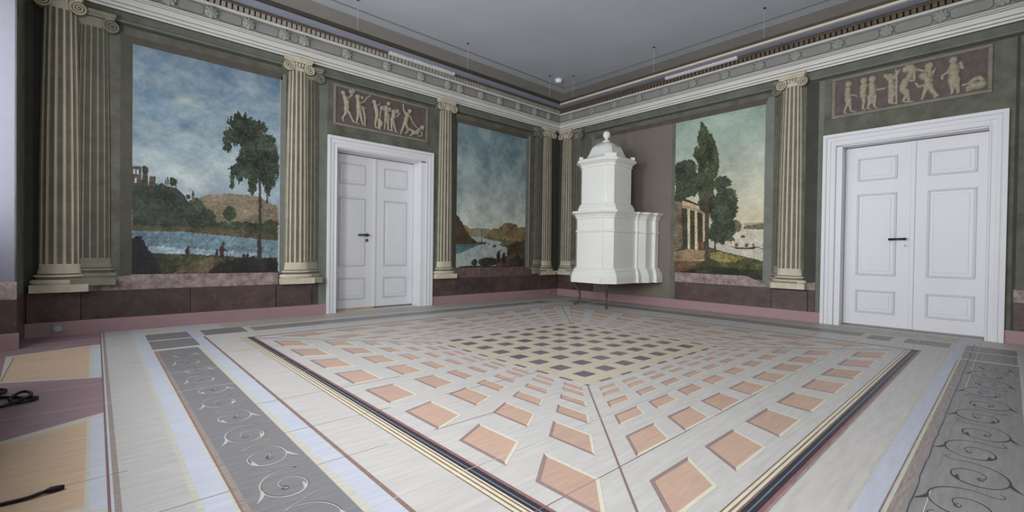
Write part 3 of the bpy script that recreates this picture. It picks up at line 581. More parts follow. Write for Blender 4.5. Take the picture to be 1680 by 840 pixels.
MURAL_1=[('p',(118,106,88),[(-5.826,1.333),(-5.79,1.38),(-5.716,1.413),(-5.464,1.443),(-5.3,1.447),(-5.172,1.411),(-5.028,1.332),(-5.003,1.012),(-5.695,1.031)],0.012,0.22),('p',(128,84,62),[(-5.126,1.103),(-5.028,1.21),(-5.02,1.072),(-5.093,1.057)],0.02,0.2),('p',(66,72,60),[(-5.936,1.299),(-5.879,1.334),(-5.834,1.373),(-5.795,1.341),(-5.755,1.282),(-5.701,1.222),(-5.66,1.145),(-5.618,1.051),(-5.935,1.037)],0.012,0.2),('p',(100,92,82),[(-5.875,1.389),(-5.85,1.391),(-5.848,1.321),(-5.878,1.319)],0,0.1),('p',(60,62,64),[(-5.865,1.454),(-5.849,1.39),(-5.877,1.387)],0,0.1),('e',(52,58,50),[(-5.905,1.375,0.023,0.026)],0.012,0.25),('p',(52,57,50),[(-6.369,1.459),(-6.18,1.461),(-6.172,1.492),(-6.158,1.491),(-6.154,1.469),(-6.13,1.489),(-6.109,1.476),(-6.073,1.465),(-6.012,1.46),(-5.974,1.418),(-5.93,1.361),(-5.892,1.302),(-5.846,1.259),(-5.794,1.2),(-5.741,1.109),(-5.686,1.016),(-6.367,0.967)],0.012,0.3),('p',(74,66,60),[(-6.37,1.634),(-6.294,1.643),(-6.29,1.504),(-6.242,1.477),(-6.241,1.457),(-6.369,1.443)],0.004,0.2),('p',(62,58,52),[(-6.288,1.646),(-6.268,1.654),(-6.241,1.634),(-6.241,1.591),(-6.249,1.571),(-6.242,1.543),(-6.241,1.457),(-6.287,1.452)],0.004,0.2),('p',(80,70,64),[(-6.229,1.552),(-6.181,1.558),(-6.18,1.451),(-6.239,1.457)],0.004,0.2),('p',(165,172,178),[(-6.355,1.605),(-6.343,1.607),(-6.343,1.559),(-6.355,1.558)],0,0.05),('p',(165,172,178),[(-6.329,1.605),(-6.314,1.607),(-6.313,1.558),(-6.329,1.557)],0,0.05),('p',(165,172,178),[(-6.346,1.521),(-6.333,1.523),(-6.333,1.472),(-6.346,1.47)],0,0.05),('p',(165,165,160),[(-6.295,1.628),(-6.288,1.645),(-6.288,1.505),(-6.294,1.51)],0,0.05),('e',(48,54,48),[(-6.1,1.507,0.006,0.034),(-6.082,1.519,0.007,0.045)],0.006,0.2),('e',(54,56,46),[(-6.03,1.519,0.035,0.045)],0.018,0.35),('p',(58,62,48),[(-5.95,0.999),(-5.897,1.055),(-5.77,1.09),(-5.657,1.105),(-5.58,1.138),(-5.541,1.111),(-5.381,1.142),(-5.192,1.129),(-5.105,1.177),(-5.02,1.128),(-5.019,0.962),(-5.949,0.934)],0.02,0.35),('e',(58,64,52),[(-5.526,1.21,0.056,0.091),(-5.733,1.174,0.068,0.093)],0.02,0.3),('p',(78,72,54),[(-6.372,1.047),(-5.95,1.051),(-5.618,1.046),(-5.38,1.021),(-5.019,0.992),(-5.018,0.914),(-5.379,0.94),(-5.675,0.969),(-5.949,0.99),(-6.372,0.986)],0.006,0.25),('p',(104,124,132),[(-6.372,0.991),(-5.95,0.999),(-5.675,0.976),(-5.379,0.951),(-5.019,0.926),(-5.017,0.706),(-6.371,0.708)],0.004,0.22),('p',(140,156,164),[(-6.252,0.838),(-5.949,0.826),(-5.674,0.813),(-5.378,0.788),(-5.167,0.771),(-5.378,0.73),(-5.712,0.752),(-5.859,0.758),(-6.203,0.771)],0.02,0.2),('p',(62,64,47),[(-6.371,0.773),(-6.154,0.769),(-5.768,0.754),(-5.378,0.723),(-5.017,0.719),(-5.015,0.518),(-6.37,0.552)],0.006,0.3),('p',(90,80,60),[(-6.034,0.552),(-5.948,0.632),(-5.768,0.707),(-5.636,0.73),(-5.539,0.723),(-5.655,0.662),(-5.711,0.544)],0.02,0.25),('p',(44,42,44),[(-6.373,0.914),(-6.328,0.94),(-6.288,0.942),(-6.259,0.867),(-6.23,0.816),(-6.207,0.765),(-6.165,0.713),(-6.129,0.607),(-6.129,0.54),(-6.371,0.546)],0.014,0.25),('p',(42,39,37),[(-5.737,0.541),(-5.681,0.616),(-5.583,0.663),(-5.456,0.697),(-5.244,0.717),(-5.029,0.722),(-5.027,0.524)],0.012,0.3),('e',(46,46,40),[(-5.378,0.732,0.018,0.04),(-5.343,0.742,0.016,0.034),(-5.289,0.722,0.036,0.02)],0.01,0.2),('e',(50,46,46),[(-5.907,0.79,0.025,0.036),(-5.903,0.835,0.011,0.015)],0.002,0.15),('e',(140,105,95),[(-5.889,0.794,0.009,0.02)],0.002,0.1),('p',(78,48,44),[(-5.605,0.857),(-5.58,0.863),(-5.569,0.819),(-5.542,0.8),(-5.544,0.788),(-5.574,0.8),(-5.577,0.761),(-5.571,0.722),(-5.61,0.722),(-5.619,0.809)],0,0.12),('e',(50,44,44),[(-5.582,0.879,0.013,0.018),(-5.592,0.741,0.02,0.027)],0,0.1),('p',(52,48,44),[(-5.547,0.795),(-5.543,0.795),(-5.541,0.727),(-5.545,0.727)],0,0.05),('e',(48,52,54),[(-5.643,0.77,0.013,0.039),(-5.643,0.807,0.009,0.013)],0,0.1),('p',(58,54,46),[(-5.23,1.636),(-5.212,1.639),(-5.203,1.436),(-5.202,1.314),(-5.203,0.947),(-5.198,0.804),(-5.19,0.691),(-5.245,0.691),(-5.24,0.824),(-5.245,0.905),(-5.232,0.956)],0.004,0.2),('e',(50,57,46),[(-5.417,2.29,0.105,0.076),(-5.492,2.236,0.058,0.065),(-5.335,2.267,0.095,0.08),(-5.346,2.172,0.131,0.079),(-5.462,2.098,0.128,0.078),(-5.189,1.984,0.138,0.109),(-5.309,1.938,0.121,0.094),(-5.138,1.828,0.088,0.123),(-5.296,1.753,0.109,0.08),(-5.402,1.739,0.082,0.072),(-5.186,1.686,0.112,0.081),(-5.239,2.246,0.098,0.074),(-5.184,2.236,0.049,0.054),(-5.404,2.082,0.178,0.089),(-5.552,1.997,0.043,0.075),(-5.262,2.067,0.185,0.114),(-5.115,2.092,0.061,0.079),(-5.391,1.846,0.076,0.066),(-5.249,1.867,0.148,0.107),(-5.088,1.904,0.073,0.165),(-5.482,1.689,0.048,0.059),(-5.355,1.718,0.107,0.073),(-5.247,1.678,0.11,0.074),(-5.093,1.656,0.048,0.082),(-5.502,1.582,0.029,0.086),(-5.419,1.631,0.023,0.066),(-5.313,1.55,0.032,0.1),(-5.271,1.568,0.024,0.094),(-5.136,1.541,0.035,0.11),(-5.199,1.766,0.137,0.081),(-5.037,1.787,0.023,0.111)],0.035,0.45,'droop')]
MURAL_2=[('p',(112,104,84),[(-2.164,1.193),(-2.042,1.209),(-1.875,1.213),(-1.719,1.205),(-1.664,1.066),(-2.162,1.044)],0.006,0.15),('p',(104,96,70),[(-2.317,1.269),(-2.261,1.259),(-2.205,1.23),(-2.106,1.117),(-2.072,1.04),(-2.313,1.033)],0.01,0.2),('p',(130,136,132),[(-2.452,0.966),(-2.102,1.068),(-1.881,1.075),(-1.699,1.031),(-1.297,0.909),(-0.865,0.771),(-0.86,0.51),(-2.445,0.537)],0.004,0.12),('p',(66,88,86),[(-2.451,0.931),(-1.988,0.966),(-1.87,0.96),(-2.07,0.897),(-2.199,0.849),(-2.356,0.797),(-2.449,0.787)],0.012,0.25),('p',(60,50,34),[(-2.458,1.401),(-2.404,1.4),(-2.373,1.381),(-2.317,1.301),(-2.236,1.177),(-2.121,1.052),(-2.039,0.995),(-1.955,0.97),(-1.802,0.979),(-1.988,0.957),(-2.451,0.928)],0.012,0.3),('p',(98,83,60),[(-1.88,1.059),(-1.77,1.116),(-1.719,1.185),(-1.649,1.226),(-1.542,1.22),(-1.416,1.315),(-1.305,1.339),(-1.191,1.327),(-1.104,1.317),(-1.083,1.251),(-1.015,1.271),(-0.875,1.285),(-0.865,0.742),(-1.35,0.741),(-1.333,0.825),(-1.353,0.894),(-1.519,0.947),(-1.465,0.989),(-1.663,1.022),(-1.838,1.044)],0.012,0.3),('p',(70,74,50),[(-1.88,1.057),(-1.664,1.077),(-1.429,1.045),(-1.223,1.023),(-0.87,1.017),(-0.869,0.96),(-1.353,0.908),(-1.519,0.949),(-1.461,0.989),(-1.663,1.022)],0.012,0.3),('p',(54,46,32),[(-1.335,0.936),(-1.146,0.997),(-0.871,1.061),(-0.865,0.742),(-1.35,0.741),(-1.323,0.825)],0.02,0.35),('p',(70,56,44),[(-1.586,0.686),(-1.332,0.769),(-0.866,0.829),(-0.86,0.51),(-1.583,0.522)],0.02,0.3),('p',(44,40,32),[(-2.445,0.55),(-2.322,0.584),(-2.032,0.596),(-1.512,0.579),(-1.215,0.587),(-0.863,0.641),(-0.86,0.51),(-2.445,0.537)],0.008,0.25),('e',(42,42,34),[(-2.049,0.648,0.063,0.055),(-1.779,0.653,0.193,0.078),(-1.657,0.659,0.107,0.068)],0.016,0.3),('e',(40,36,30),[(-1.533,0.741,0.043,0.096),(-1.513,0.834,0.022,0.02),(-1.414,0.7,0.044,0.091),(-1.403,0.79,0.026,0.022)],0.004,0.15),('p',(60,52,44),[(-1.915,1.197),(-1.901,1.198),(-1.896,0.979),(-1.911,0.979)],0,0.1),('p',(44,40,34),[(-1.972,0.98),(-1.776,0.985),(-1.827,0.951),(-1.946,0.949)],0,0.1),('e',(62,56,46),[(-1.75,0.953,0.021,0.012),(-1.626,0.92,0.039,0.022)],0.004,0.1),('p',(112,112,106),[(-1.924,0.939),(-1.89,0.939),(-1.902,0.833),(-1.928,0.839)],0.006,0.1),('e',(50,40,32),[(-1.082,0.713,0.078,0.086),(-1.216,0.643,0.077,0.07),(-0.983,0.642,0.1,0.071)],0.02,0.3)]
MURAL_3=[('p',(170,164,148),[(2.941,1.213),(3.703,1.197),(3.711,0.732),(2.949,0.813)],0,0.1),('p',(150,130,104),[(3.442,1.271),(3.701,1.278),(3.702,1.239),(3.443,1.236)],0.008,0.1),('p',(88,88,66),[(3.428,1.22),(3.473,1.246),(3.563,1.243),(3.636,1.257),(3.709,1.265),(3.71,1.184),(3.428,1.195)],0.012,0.25),('e',(96,96,78),[(3.334,1.235,0.078,0.084)],0.016,0.25),('p',(56,55,45),[(2.386,1.76),(2.936,1.511),(2.948,0.864),(2.403,0.858)],0.004,0.25),('p',(96,84,66),[(2.384,1.661),(2.522,1.625),(2.544,0.94),(2.399,0.858)],0.01,0.3),('p',(52,48,40),[(2.544,0.966),(2.626,1.001),(2.628,0.931),(2.545,0.913)],0.01,0.2),('p',(172,154,122),[(2.531,1.651),(2.884,1.517),(2.885,1.471),(2.532,1.592)],0,0.15),('p',(140,124,98),[(2.532,1.592),(2.885,1.471),(2.886,1.425),(2.533,1.539)],0,0.15),('p',(176,160,128),[(2.611,1.53),(2.653,1.517),(2.668,0.9),(2.628,0.903)],0,0.15),('p',(176,160,128),[(2.726,1.489),(2.766,1.476),(2.784,0.876),(2.741,0.879)],0,0.15),('p',(170,152,120),[(2.847,1.451),(2.882,1.439),(2.89,1.018),(2.859,1.018)],0,0.15),('p',(118,100,76),[(2.399,0.858),(2.628,0.91),(2.896,0.889),(2.95,0.762),(2.402,0.714)],0.006,0.25),('p',(88,70,50),[(2.402,0.721),(2.899,0.74),(2.952,0.66),(2.406,0.497)],0.008,0.3),('p',(66,68,42),[(2.406,0.497),(2.724,0.652),(2.933,0.745),(2.946,0.941),(3.116,0.886),(3.389,0.82),(3.541,0.791),(3.718,0.745),(3.723,0.468),(2.408,0.389)],0.006,0.3),('p',(128,118,72),[(2.965,0.847),(3.116,0.866),(3.326,0.811),(3.451,0.789),(3.328,0.73),(3.118,0.732),(2.984,0.78)],0.02,0.25),('p',(44,46,32),[(2.406,0.497),(2.634,0.596),(2.952,0.66),(3.392,0.634),(3.72,0.639),(3.723,0.468),(2.408,0.389)],0.014,0.3),('e',(120,70,58),[(2.798,0.949,0.016,0.062),(2.856,0.966,0.016,0.062)],0.002,0.15),('e',(52,58,43),[(2.569,2.112,0.167,0.163),(2.506,1.977,0.115,0.214),(2.682,1.889,0.111,0.192),(2.437,2.128,0.057,0.108),(2.574,1.811,0.182,0.142)],0.03,0.4),('e',(58,64,50),[(3.114,1.846,0.111,0.12),(3.196,1.854,0.061,0.063),(3.238,1.715,0.072,0.056),(3.168,1.609,0.175,0.141),(3.289,1.567,0.053,0.056)],0.03,0.4),('e',(58,64,50),[(3.138,1.449,0.193,0.216),(3.298,1.473,0.051,0.098),(3.142,1.216,0.177,0.183),(3.095,1.083,0.139,0.092),(3.25,1.057,0.072,0.049),(3.045,1.134,0.115,0.135)],0.03,0.4),('p',(46,44,36),[(3.028,1.101),(3.048,1.101),(3.056,0.899),(3.032,0.899)],0.003,0.1),('p',(54,60,42),[(2.794,2.816),(2.835,2.782),(2.906,2.666),(2.916,2.596),(2.967,2.587),(3.011,2.495),(3.038,2.373),(3.065,2.302),(3.085,2.116),(3.046,1.97),(3.005,1.924),(3.021,1.485),(2.938,1.421),(2.788,1.498),(2.757,2.21),(2.693,2.306),(2.7,2.409),(2.735,2.456),(2.771,2.398),(2.751,2.522),(2.767,2.641)],0.02,0.45),('p',(70,60,46),[(2.879,1.788),(2.945,1.782),(2.947,1.272),(2.951,0.677),(2.886,0.661),(2.899,1.103)],0.004,0.2),('p',(60,52,42),[(2.798,1.64),(2.885,1.471),(2.893,1.411),(2.817,1.552)],0.003,0.15),('p',(52,42,36),[(3.241,0.961),(3.324,0.937),(3.479,0.931),(3.598,0.95),(3.62,0.947),(3.569,0.915),(3.34,0.914)],0,0.1),('e',(108,64,54),[(3.328,0.969,0.013,0.033),(3.35,0.966,0.011,0.033),(3.463,0.963,0.012,0.032),(3.483,0.966,0.012,0.032),(3.561,0.966,0.013,0.029)],0.002,0.15),('p',(60,50,42),[(3.605,0.953),(3.686,0.916),(3.683,0.907),(3.601,0.944)],0,0.1),('p',(60,50,42),[(3.387,1.089),(3.457,1.094),(3.446,1.071),(3.4,1.071)],0,0.1),('e',(90,60,50),[(3.411,1.098,0.01,0.017),(3.433,1.098,0.009,0.016)],0.001,0.1)]

def fbm(x, y, scale, seed, octv=5, rough=.55):
    rng = np.random.RandomState(seed); out = np.zeros_like(x); amp = 1.; tot = 0.
    for o in range(octv):
        G = rng.rand(64, 64); X = x*scale*2**o+rng.rand()*50; Y = y*scale*2**o+rng.rand()*50
        xi = np.floor(X).astype(int); yi = np.floor(Y).astype(int); fx = X-xi; fy = Y-yi; fx = fx*fx*(3-2*fx); fy = fy*fy*(3-2*fy)
        a = G[xi%64, yi%64]; b = G[(xi+1)%64, yi%64]; c = G[xi%64, (yi+1)%64]; d = G[(xi+1)%64, (yi+1)%64]
        out += amp*((a*(1-fx)+b*fx)*(1-fy)+(c*(1-fx)+d*fx)*fy); tot += amp; amp *= rough
    return out/tot-.5
LINV = np.vectorize(lin)
def inside(p, x, z):
    r = np.zeros(x.shape, bool); n = len(p)
    for i in range(n):
        x0, z0 = p[i]; x1, z1 = p[(i+1)%n]
        if z0 == z1: continue
        r ^= ((z0 > z) != (z1 > z)) & (x < (x1-x0)*(z-z0)/(z1-z0)+x0)
    return r
def paint(X, Z, sky, layers, seed):
    C = sky(X, Z)
    wx = fbm(X, Z, 14, seed+1); wz = fbm(X, Z, 14, seed+2); tn = fbm(X, Z, 9, seed+3)+.6*fbm(X, Z, 40, seed+4, 3)
    st = fbm(X, Z*.16, 34, seed+9, 3); hx = fbm(X, Z, 55, seed+5, 3); hz = fbm(X, Z, 55, seed+6, 3)
    fine = fbm(X, Z, 70, seed+7, 2)
    for ly in layers:
        kind, c, data = ly[:3]; en = ly[3] if len(ly) > 3 else 0; tv = ly[4] if len(ly) > 4 else .1
        x = X+(wx+.8*hx)*en*2.2; z = Z+(wz+.8*hz)*en*2.2
        if len(ly) > 5: z = z+np.abs(st)*.20-.02; x = X+(wx*.8+hx)*en*1.1
        if kind == 'p': m = inside(data, x, z)
        else:
            m = np.zeros(X.shape, bool)
            for a, b, rx, rz in data: m |= ((x-a)/max(rx,.004))**2+((z-b)/max(rz,.004))**2 < 1
        k = np.clip(1+tv*(tn*2.4+fine*1.8), .35, 1.9)[..., None]
        C = np.where(m[..., None], np.array(c, float)*k, C)
    return C
def mural(wall, s0, s1, z0, z1, nx, nz, sky, layers, seed, gain, name, label):
    root = wthing(name, label, 'mural', wall, (s0+s1)/2, z0, .004)
    xs = np.linspace(s0, s1, nx); zs = np.linspace(z0, z1, nz); X, Z = np.meshgrid(xs, zs)
    C = LINV(np.clip(paint(X, Z, sky, layers, seed), 4, 235))*gain
    me = bpy.data.meshes.new('painted_landscape'); n = nx*nz
    co = np.zeros((n,3), np.float32); co[:,0] = X.ravel()-(s0+s1)/2; co[:,1] = -.004; co[:,2] = Z.ravel()-z0
    i = np.arange((nz-1)*(nx-1)); r = i//(nx-1); c = i % (nx-1); a = r*nx+c
    F = np.stack([a, a+1, a+nx+1, a+nx], 1).astype(np.int32)
    me.vertices.add(n); me.vertices.foreach_set('co', co.ravel()); me.loops.add(F.size); me.loops.foreach_set('vertex_index', F.ravel())
    me.polygons.add(len(F)); me.polygons.foreach_set('loop_start', np.arange(len(F), dtype=np.int32)*4); me.update(calc_edges=True); me.validate()
    at = me.color_attributes.new('paint', 'FLOAT_COLOR', 'POINT'); buf = np.ones((n,4), np.float32); buf[:,:3] = C.reshape(-1,3); at.data.foreach_set('color', buf.ravel())
    me.materials.append(MATS['mural_paint']); link('painted_landscape', me, root)
    return root
def lerp3(t, stops):
    t = np.clip(t, 0, 1); out = np.zeros(t.shape+(3,))
    P_ = [s[0] for s in stops]
    for k in range(3): out[..., k] = np.interp(t, P_, [s[1][k] for s in stops])
    return out
def sky1(X, Z):
    t = (Z-.95)/1.9; C = lerp3(t, [(0,(166,178,186)),(.3,(146,162,174)),(.55,(124,144,160)),(.8,(104,128,150)),(1,(98,120,144))])
    c = fbm(X, Z*2.0, 1.6, 11, 5); d = fbm(X, Z*1.6, 3.5, 12, 5)
    C += np.clip(c*3.2, -1, 1)[..., None]*np.array((30,24,14)); C += d[..., None]*np.array((52,48,40)); C += fbm(X, Z, 22, 15, 3)[..., None]*26
    C = C*np.array((1.03,1.0,.955))
    y = np.exp(-(((X+5.95)/.16)**2+((Z-2.42)/.07)**2))+.7*np.exp(-(((X+5.6)/.32)**2+((Z-2.05)/.05)**2)); C += (y*np.clip(.6+2*d,0,1.5))[..., None]*np.array((36,26,2))
    return C
def sky2(X, Z):
    t = (Z-1.1)/1.8; C = lerp3(t, [(0,(170,168,154)),(.15,(152,156,148)),(.4,(126,136,134)),(.75,(104,120,122)),(1,(98,115,120))])
    C += fbm(X, Z, 3.4, 21, 6, .7)[..., None]*np.array((90,84,74)); C += fbm(X, Z, 14, 22, 3)[..., None]*14
    return C
def sky3(X, Z):
    t = (Z-.95)/1.9; C = lerp3(t, [(0,(184,158,124)),(.12,(186,172,146)),(.35,(172,168,148)),(.6,(154,158,144)),(.85,(136,150,138)),(1,(128,144,132))])
    C += fbm(X, Z*1.4, 2.6, 31, 6, .7)[..., None]*np.array((70,64,62)); C += fbm(X, Z, 14, 32, 3)[..., None]*12
    return C
MG = 1.36
m1 = mural('L', -6.365, -5.010, .552, 2.850, 260, 420, sky1, MURAL_1, 1, MG, 'river_mural', 'large landscape mural with ruin on a hill, river and drooping tree')
m2 = mural('L', -2.420, -.905, .565, 2.865, 230, 340, sky2, MURAL_2, 2, MG*1.22, 'valley_mural', 'small landscape mural of a river valley near the corner')
m3 = mural('R', 2.405, 3.685, .500, 2.855, 240, 420, sky3, MURAL_3, 3, MG*1.12, 'temple_mural', 'landscape mural with temple, tall poplar and rowing boat right of the stove')
def reveal(root, wall, c, z0, parts):
    for pts, m, d in parts: MB().wslab([(s-c, z-z0) for s, z in pts], 0, d).build('painted_reveal', m, root)
reveal(m1, 'L', -5.6875, .552, [([(-6.455,2.915),(-4.985,2.93),(-4.985,2.852),(-6.365,2.852)],'reveal_brown',.003),([(-6.455,2.915),(-6.365,2.852),(-6.365,.552),(-6.455,.552)],'reveal_brown2',.003),([(-5.010,2.852),(-5.003,2.858),(-5.003,.552),(-5.010,.552)],'reveal_white',.006),([(-5.003,2.858),(-4.985,2.93),(-4.94,2.93),(-4.94,.50),(-5.003,.552)],'reveal_grey',.003)])
reveal(m2, 'L', -1.6625, .565, [([(-2.45,2.935),(-.82,2.935),(-.905,2.865),(-2.42,2.865)],'reveal_brown',.003),([(-2.45,2.935),(-2.42,2.865),(-2.42,.565),(-2.45,.565)],'wall_dark',.003),([(-.905,2.865),(-.82,2.935),(-.82,.50),(-.905,.565)],'reveal_grey',.003),([(-.82,2.935),(-.808,2.94),(-.808,.49),(-.82,.50)],'reveal_white',.005)])
reveal(m3, 'R', 3.045, .500, [([(2.405,2.855),(2.405,2.935),(3.72,2.935),(3.685,2.855)],'reveal_brown',.003),([(3.685,2.855),(3.72,2.935),(3.795,2.935),(3.795,.40),(3.73,.44),(3.685,.50)],'reveal_grey',.003),([(2.405,.55),(2.405,2.86),(2.345,2.86),(2.345,.131),(2.43,.131),(2.43,.55)],'wall_band',.003)])
# bare plaster field behind the stove with a remnant of painted sky
pl = MB().wslab([(.86,.131),(2.345,.131),(2.345,2.87),(.86,2.87)], 0, .003).build('plaster_patch', 'plaster_mauve', wr)
MB().wslab([(.86,2.87),(.86,2.935),(2.405,2.935),(2.405,2.86)], 0, .0032).build('painted_reveal', 'reveal_brown', wr)
MB().wslab([(.78,2.935),(.86,2.87),(.86,.50),(.78,.50)], 0, .004).build('painted_reveal', 'reveal_grey', wr)
MB().wslab([(.87,2.60),(.87,2.86),(1.02,2.82),(1.25,2.70),(1.22,2.60)], .003, .005).build('sky_remnant', 'sky_remnant', pl)

# ================================================================= relief plaques above the doors
def capsule_mesh(chains, c, z0):
    bm = bmesh.new()
    for ch in chains:
        for i, (s, z, r) in enumerate(ch):
            g = bmesh.ops.create_icosphere(bm, subdivisions=2, radius=r); bmesh.ops.translate(bm, verts=g['verts'], vec=(s-c, 0, z-z0))
            if i:
                s0, zz, r0 = ch[i-1]; n = max(2, int(math.hypot(s-s0, z-zz)/max(.35*min(r,r0),.004)))
                n = min(n, 44)
                for k in range(1, n):
                    t = k/n; g = bmesh.ops.create_icosphere(bm, subdivisions=1, radius=r0+(r-r0)*t); bmesh.ops.translate(bm, verts=g['verts'], vec=(s0+(s-s0)*t-c, 0, zz+(z-zz)*t-z0))
    me = bpy.data.meshes.new('relief_figure'); bm.to_mesh(me); bm.free(); return me
def plaque(wall, s0, s1, z0, z1, figs, label, names):
    c = (s0+s1)/2; root = wthing('relief_plaque', label, 'relief', wall, c, z0, 0.); h = z1-z0; hw = (s1-s0)/2
    MB().wbox(-hw+.02, hw-.02, .02, h-.02, 0, .006).build('background', 'relief_mauve', root)
    for a, b_, zz0, zz1 in ((-hw,hw,0,.035),(-hw,hw,h-.03,h),(-hw,-hw+.035,.035,h-.03),(hw-.035,hw,.035,h-.03)):
        bevel(MB().wbox(a, b_, zz0, zz1, 0, .018).build('frame_bar', 'relief_frame', root), .006, 2)
    for ch, nm in zip(figs, names):
        me = capsule_mesh(ch, c, z0); me.materials.append(MATS['relief_stone']); o = link(nm, me, root, (0,-.006,0)); o.scale = (1,1.05,1)
        rm = o.modifiers.new('body', 'REMESH'); rm.mode = 'VOXEL'; rm.voxel_size = .0042; rm.use_smooth_shade = True
        sm = o.modifiers.new('soft', 'SMOOTH'); sm.factor = .5; sm.iterations = 1
plaque('L', -4.375, -2.965, 2.445, 2.975, FIG_L, 'relief plaque with dancing and fallen children above the left door', ['relief_figure']*7)
plaque('R', 4.430, 5.780, 2.500, 2.985, FIG_R, 'relief plaque with a procession of children above the right door', ['relief_figure']*8+['relief_basket'])

# ================================================================= doors
def door(n, wall, D, dd, e0, e1, mid, panels, handle_s, plate, label, threshold=None):
    so, s1o, si, s1i, zt, zo = D
    root = struct(MB().wbox(so, si, 0, zt, 0, .022).wbox(s1i, s1o, 0, zt, 0, .022).wbox(si, s1i, zo, zt, 0, .022).build('door_%d' % n, 'door_white', None, rz=ROT[wall]), label)
    bevel(root, .004)
    wf = si-so
    for f0, f1, d in ((.0,.28,.040),(.34,.62,.032),(.88,1.0,.030)):
        m = MB(); a = so+wf*f0; a1 = so+wf*f1; b_ = s1o-wf*f0; b1 = s1o-wf*f1; t = zt-(zt-zo)*f0; t1 = zt-(zt-zo)*f1
        m.wslab([(a,0),(a,t),(b_,t),(b_,0),(b1,0),(b1,t1),(a1,t1),(a1,0)], .02, d)
        bevel(m.build('frame_moulding', 'door_white', root), .004)
    m = MB(); m.wbox(si-.0, e0, 0, zo, -dd-.02, 0).wbox(e1, s1i, 0, zo, -dd-.02, 0).wbox(si, s1i, zo-.012, zo, -dd-.02, 0)
    m.build('jamb', 'door_white', root)
    MB().wbox(si, s1i, 0, zo, -dd-.10, -dd-.06).build('stop_board', 'door_white', root)
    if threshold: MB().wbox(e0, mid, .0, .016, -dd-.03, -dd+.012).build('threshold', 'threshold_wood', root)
    for k, (a, b_) in enumerate(((e0+.004, mid-.004), (mid+.004, e1-.004))):
        lf = MB().wbox(a, b_, .018, zo-.02, -dd-.045, -dd).build('leaf', 'door_white', root); bevel(lf, .003)
        pa, pb = panels[k]
        for z0, z1 in panels[2]:
            fr = MB(); w1 = .022
            fr.wslab([(pa,z0),(pb,z0),(pb,z0+w1),(pa,z0+w1)], -dd, -dd+.012); fr.wslab([(pa,z1-w1),(pb,z1-w1),(pb,z1),(pa,z1)], -dd, -dd+.012)
            fr.wslab([(pa,z0+w1),(pa+w1,z0+w1),(pa+w1,z1-w1),(pa,z1-w1)], -dd, -dd+.012); fr.wslab([(pb-w1,z0+w1),(pb,z0+w1),(pb,z1-w1),(pb-w1,z1-w1)], -dd, -dd+.012)
            bevel(fr.build('panel_moulding', 'door_shade', lf), .004)
            bevel(MB().wbox(pa+.052, pb-.052, z0+.052, z1-.052, -dd-.002, -dd+.006).build('raised_panel', 'door_white', lf), .005)
        if k == 0:
            bevel(MB().wbox(mid-.022, mid+.022, .02, zo-.02, -dd, -dd+.014).build('astragal', 'door_white', lf), .006)
            hs = handle_s; zz = 1.04
            b = MB(); b.tube([(hs,dd,zz),(hs,dd-.05,zz)], .010, 10); b.tube([(hs+.012,dd-.05,zz),(hs-.06,dd-.053,zz),(hs-.145,dd-.050,zz-.004)], [.012,.011,.013], 10)
            b.build('handle', 'black_metal', lf, True)
            for zc, r, nm in ((zz,.026,'rosette_plate'),(zz-.075,.024,'key_plate')):
                q = MB(); q.rings([[(hs+r*f*math.cos(2*PI*i/20), dd-e_, zc+r*f*math.sin(2*PI*i/20)) for i in range(20)] for f, e_ in ((1,0),(1,.006),(.9,.008))]); po = q.build(nm, plate, lf)
                if nm == 'key_plate': MB().rings([[(hs+.006*math.cos(2*PI*i/10), dd-e_, zc+.010*math.sin(2*PI*i/10)) for i in range(10)] for e_ in (.008,.0095)]).build('keyhole', 'black_metal', po)
    return root
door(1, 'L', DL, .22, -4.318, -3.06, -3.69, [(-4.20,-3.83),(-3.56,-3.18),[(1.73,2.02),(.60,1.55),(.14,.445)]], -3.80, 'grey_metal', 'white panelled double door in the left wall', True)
door(2, 'R', DR, .16, 4.545, 5.766, 5.178, [(4.668,5.04),(5.30,5.685),[(1.735,2.01),(.612,1.58),(.165,.435)]], 5.122, 'door_white', 'white panelled double door in the right wall')

# ================================================================= white tiled stove
st = thing('tiled_stove', 'white glazed stove with domed tower on curved iron legs', 'stove', (-.008, -1.63, 0))
def plan_low():
    xf, hf, c = -1.105, .245, .112; hs = hf+c
    right = [(xf,-hf),(xf+c,-hs),(-.425,-hs),(-.425,-hs-.035),(-.395,-hs-.035),(-.295,-hs-.105),(-.105,-hs-.105),(-.105,-hs-.155),(-.004,-hs-.155)]
    return right+[(x,-y) for x, y in right[::-1]]
def plan_tower(k=1.):
    xf, xb, hf, c = -1.035, -.405, .222, .092; hs = hf+c; mx = (xf+xb)/2
    p = [(xf,-hf),(xf+c,-hs),(xb-c,-hs),(xb,-hf),(xb,hf),(xb-c,hs),(xf+c,hs),(xf,hf)]
    return [(mx+(x-mx)*k, y*k) for x, y in p]
def offset(p, d):
    if abs(d) < 1e-6: return p
    n = len(p); A = sum(p[i][0]*p[(i+1)%n][1]-p[(i+1)%n][0]*p[i][1] for i in range(n)); sg = 1 if A > 0 else -1
    return inset(p, [-d*sg]*n)
def stove_part(name, plan, prof, cap=True, bv=.004):
    pl_ = plan
    n = len(pl_); A = sum(pl_[i][0]*pl_[(i+1)%n][1]-pl_[(i+1)%n][0]*pl_[i][1] for i in range(n))
    if A < 0: pl_ = pl_[::-1]
    R = []
    for z, d in prof:
        q = offset(pl_, d); R.append([(min(x,-.002), y, z) for x, y in q])
    o = MB().rings(R).build(name, 'stove_white', st)
    if bv: bevel(o, bv, 2)
    return o
PLN = plan_low(); PT = plan_tower()
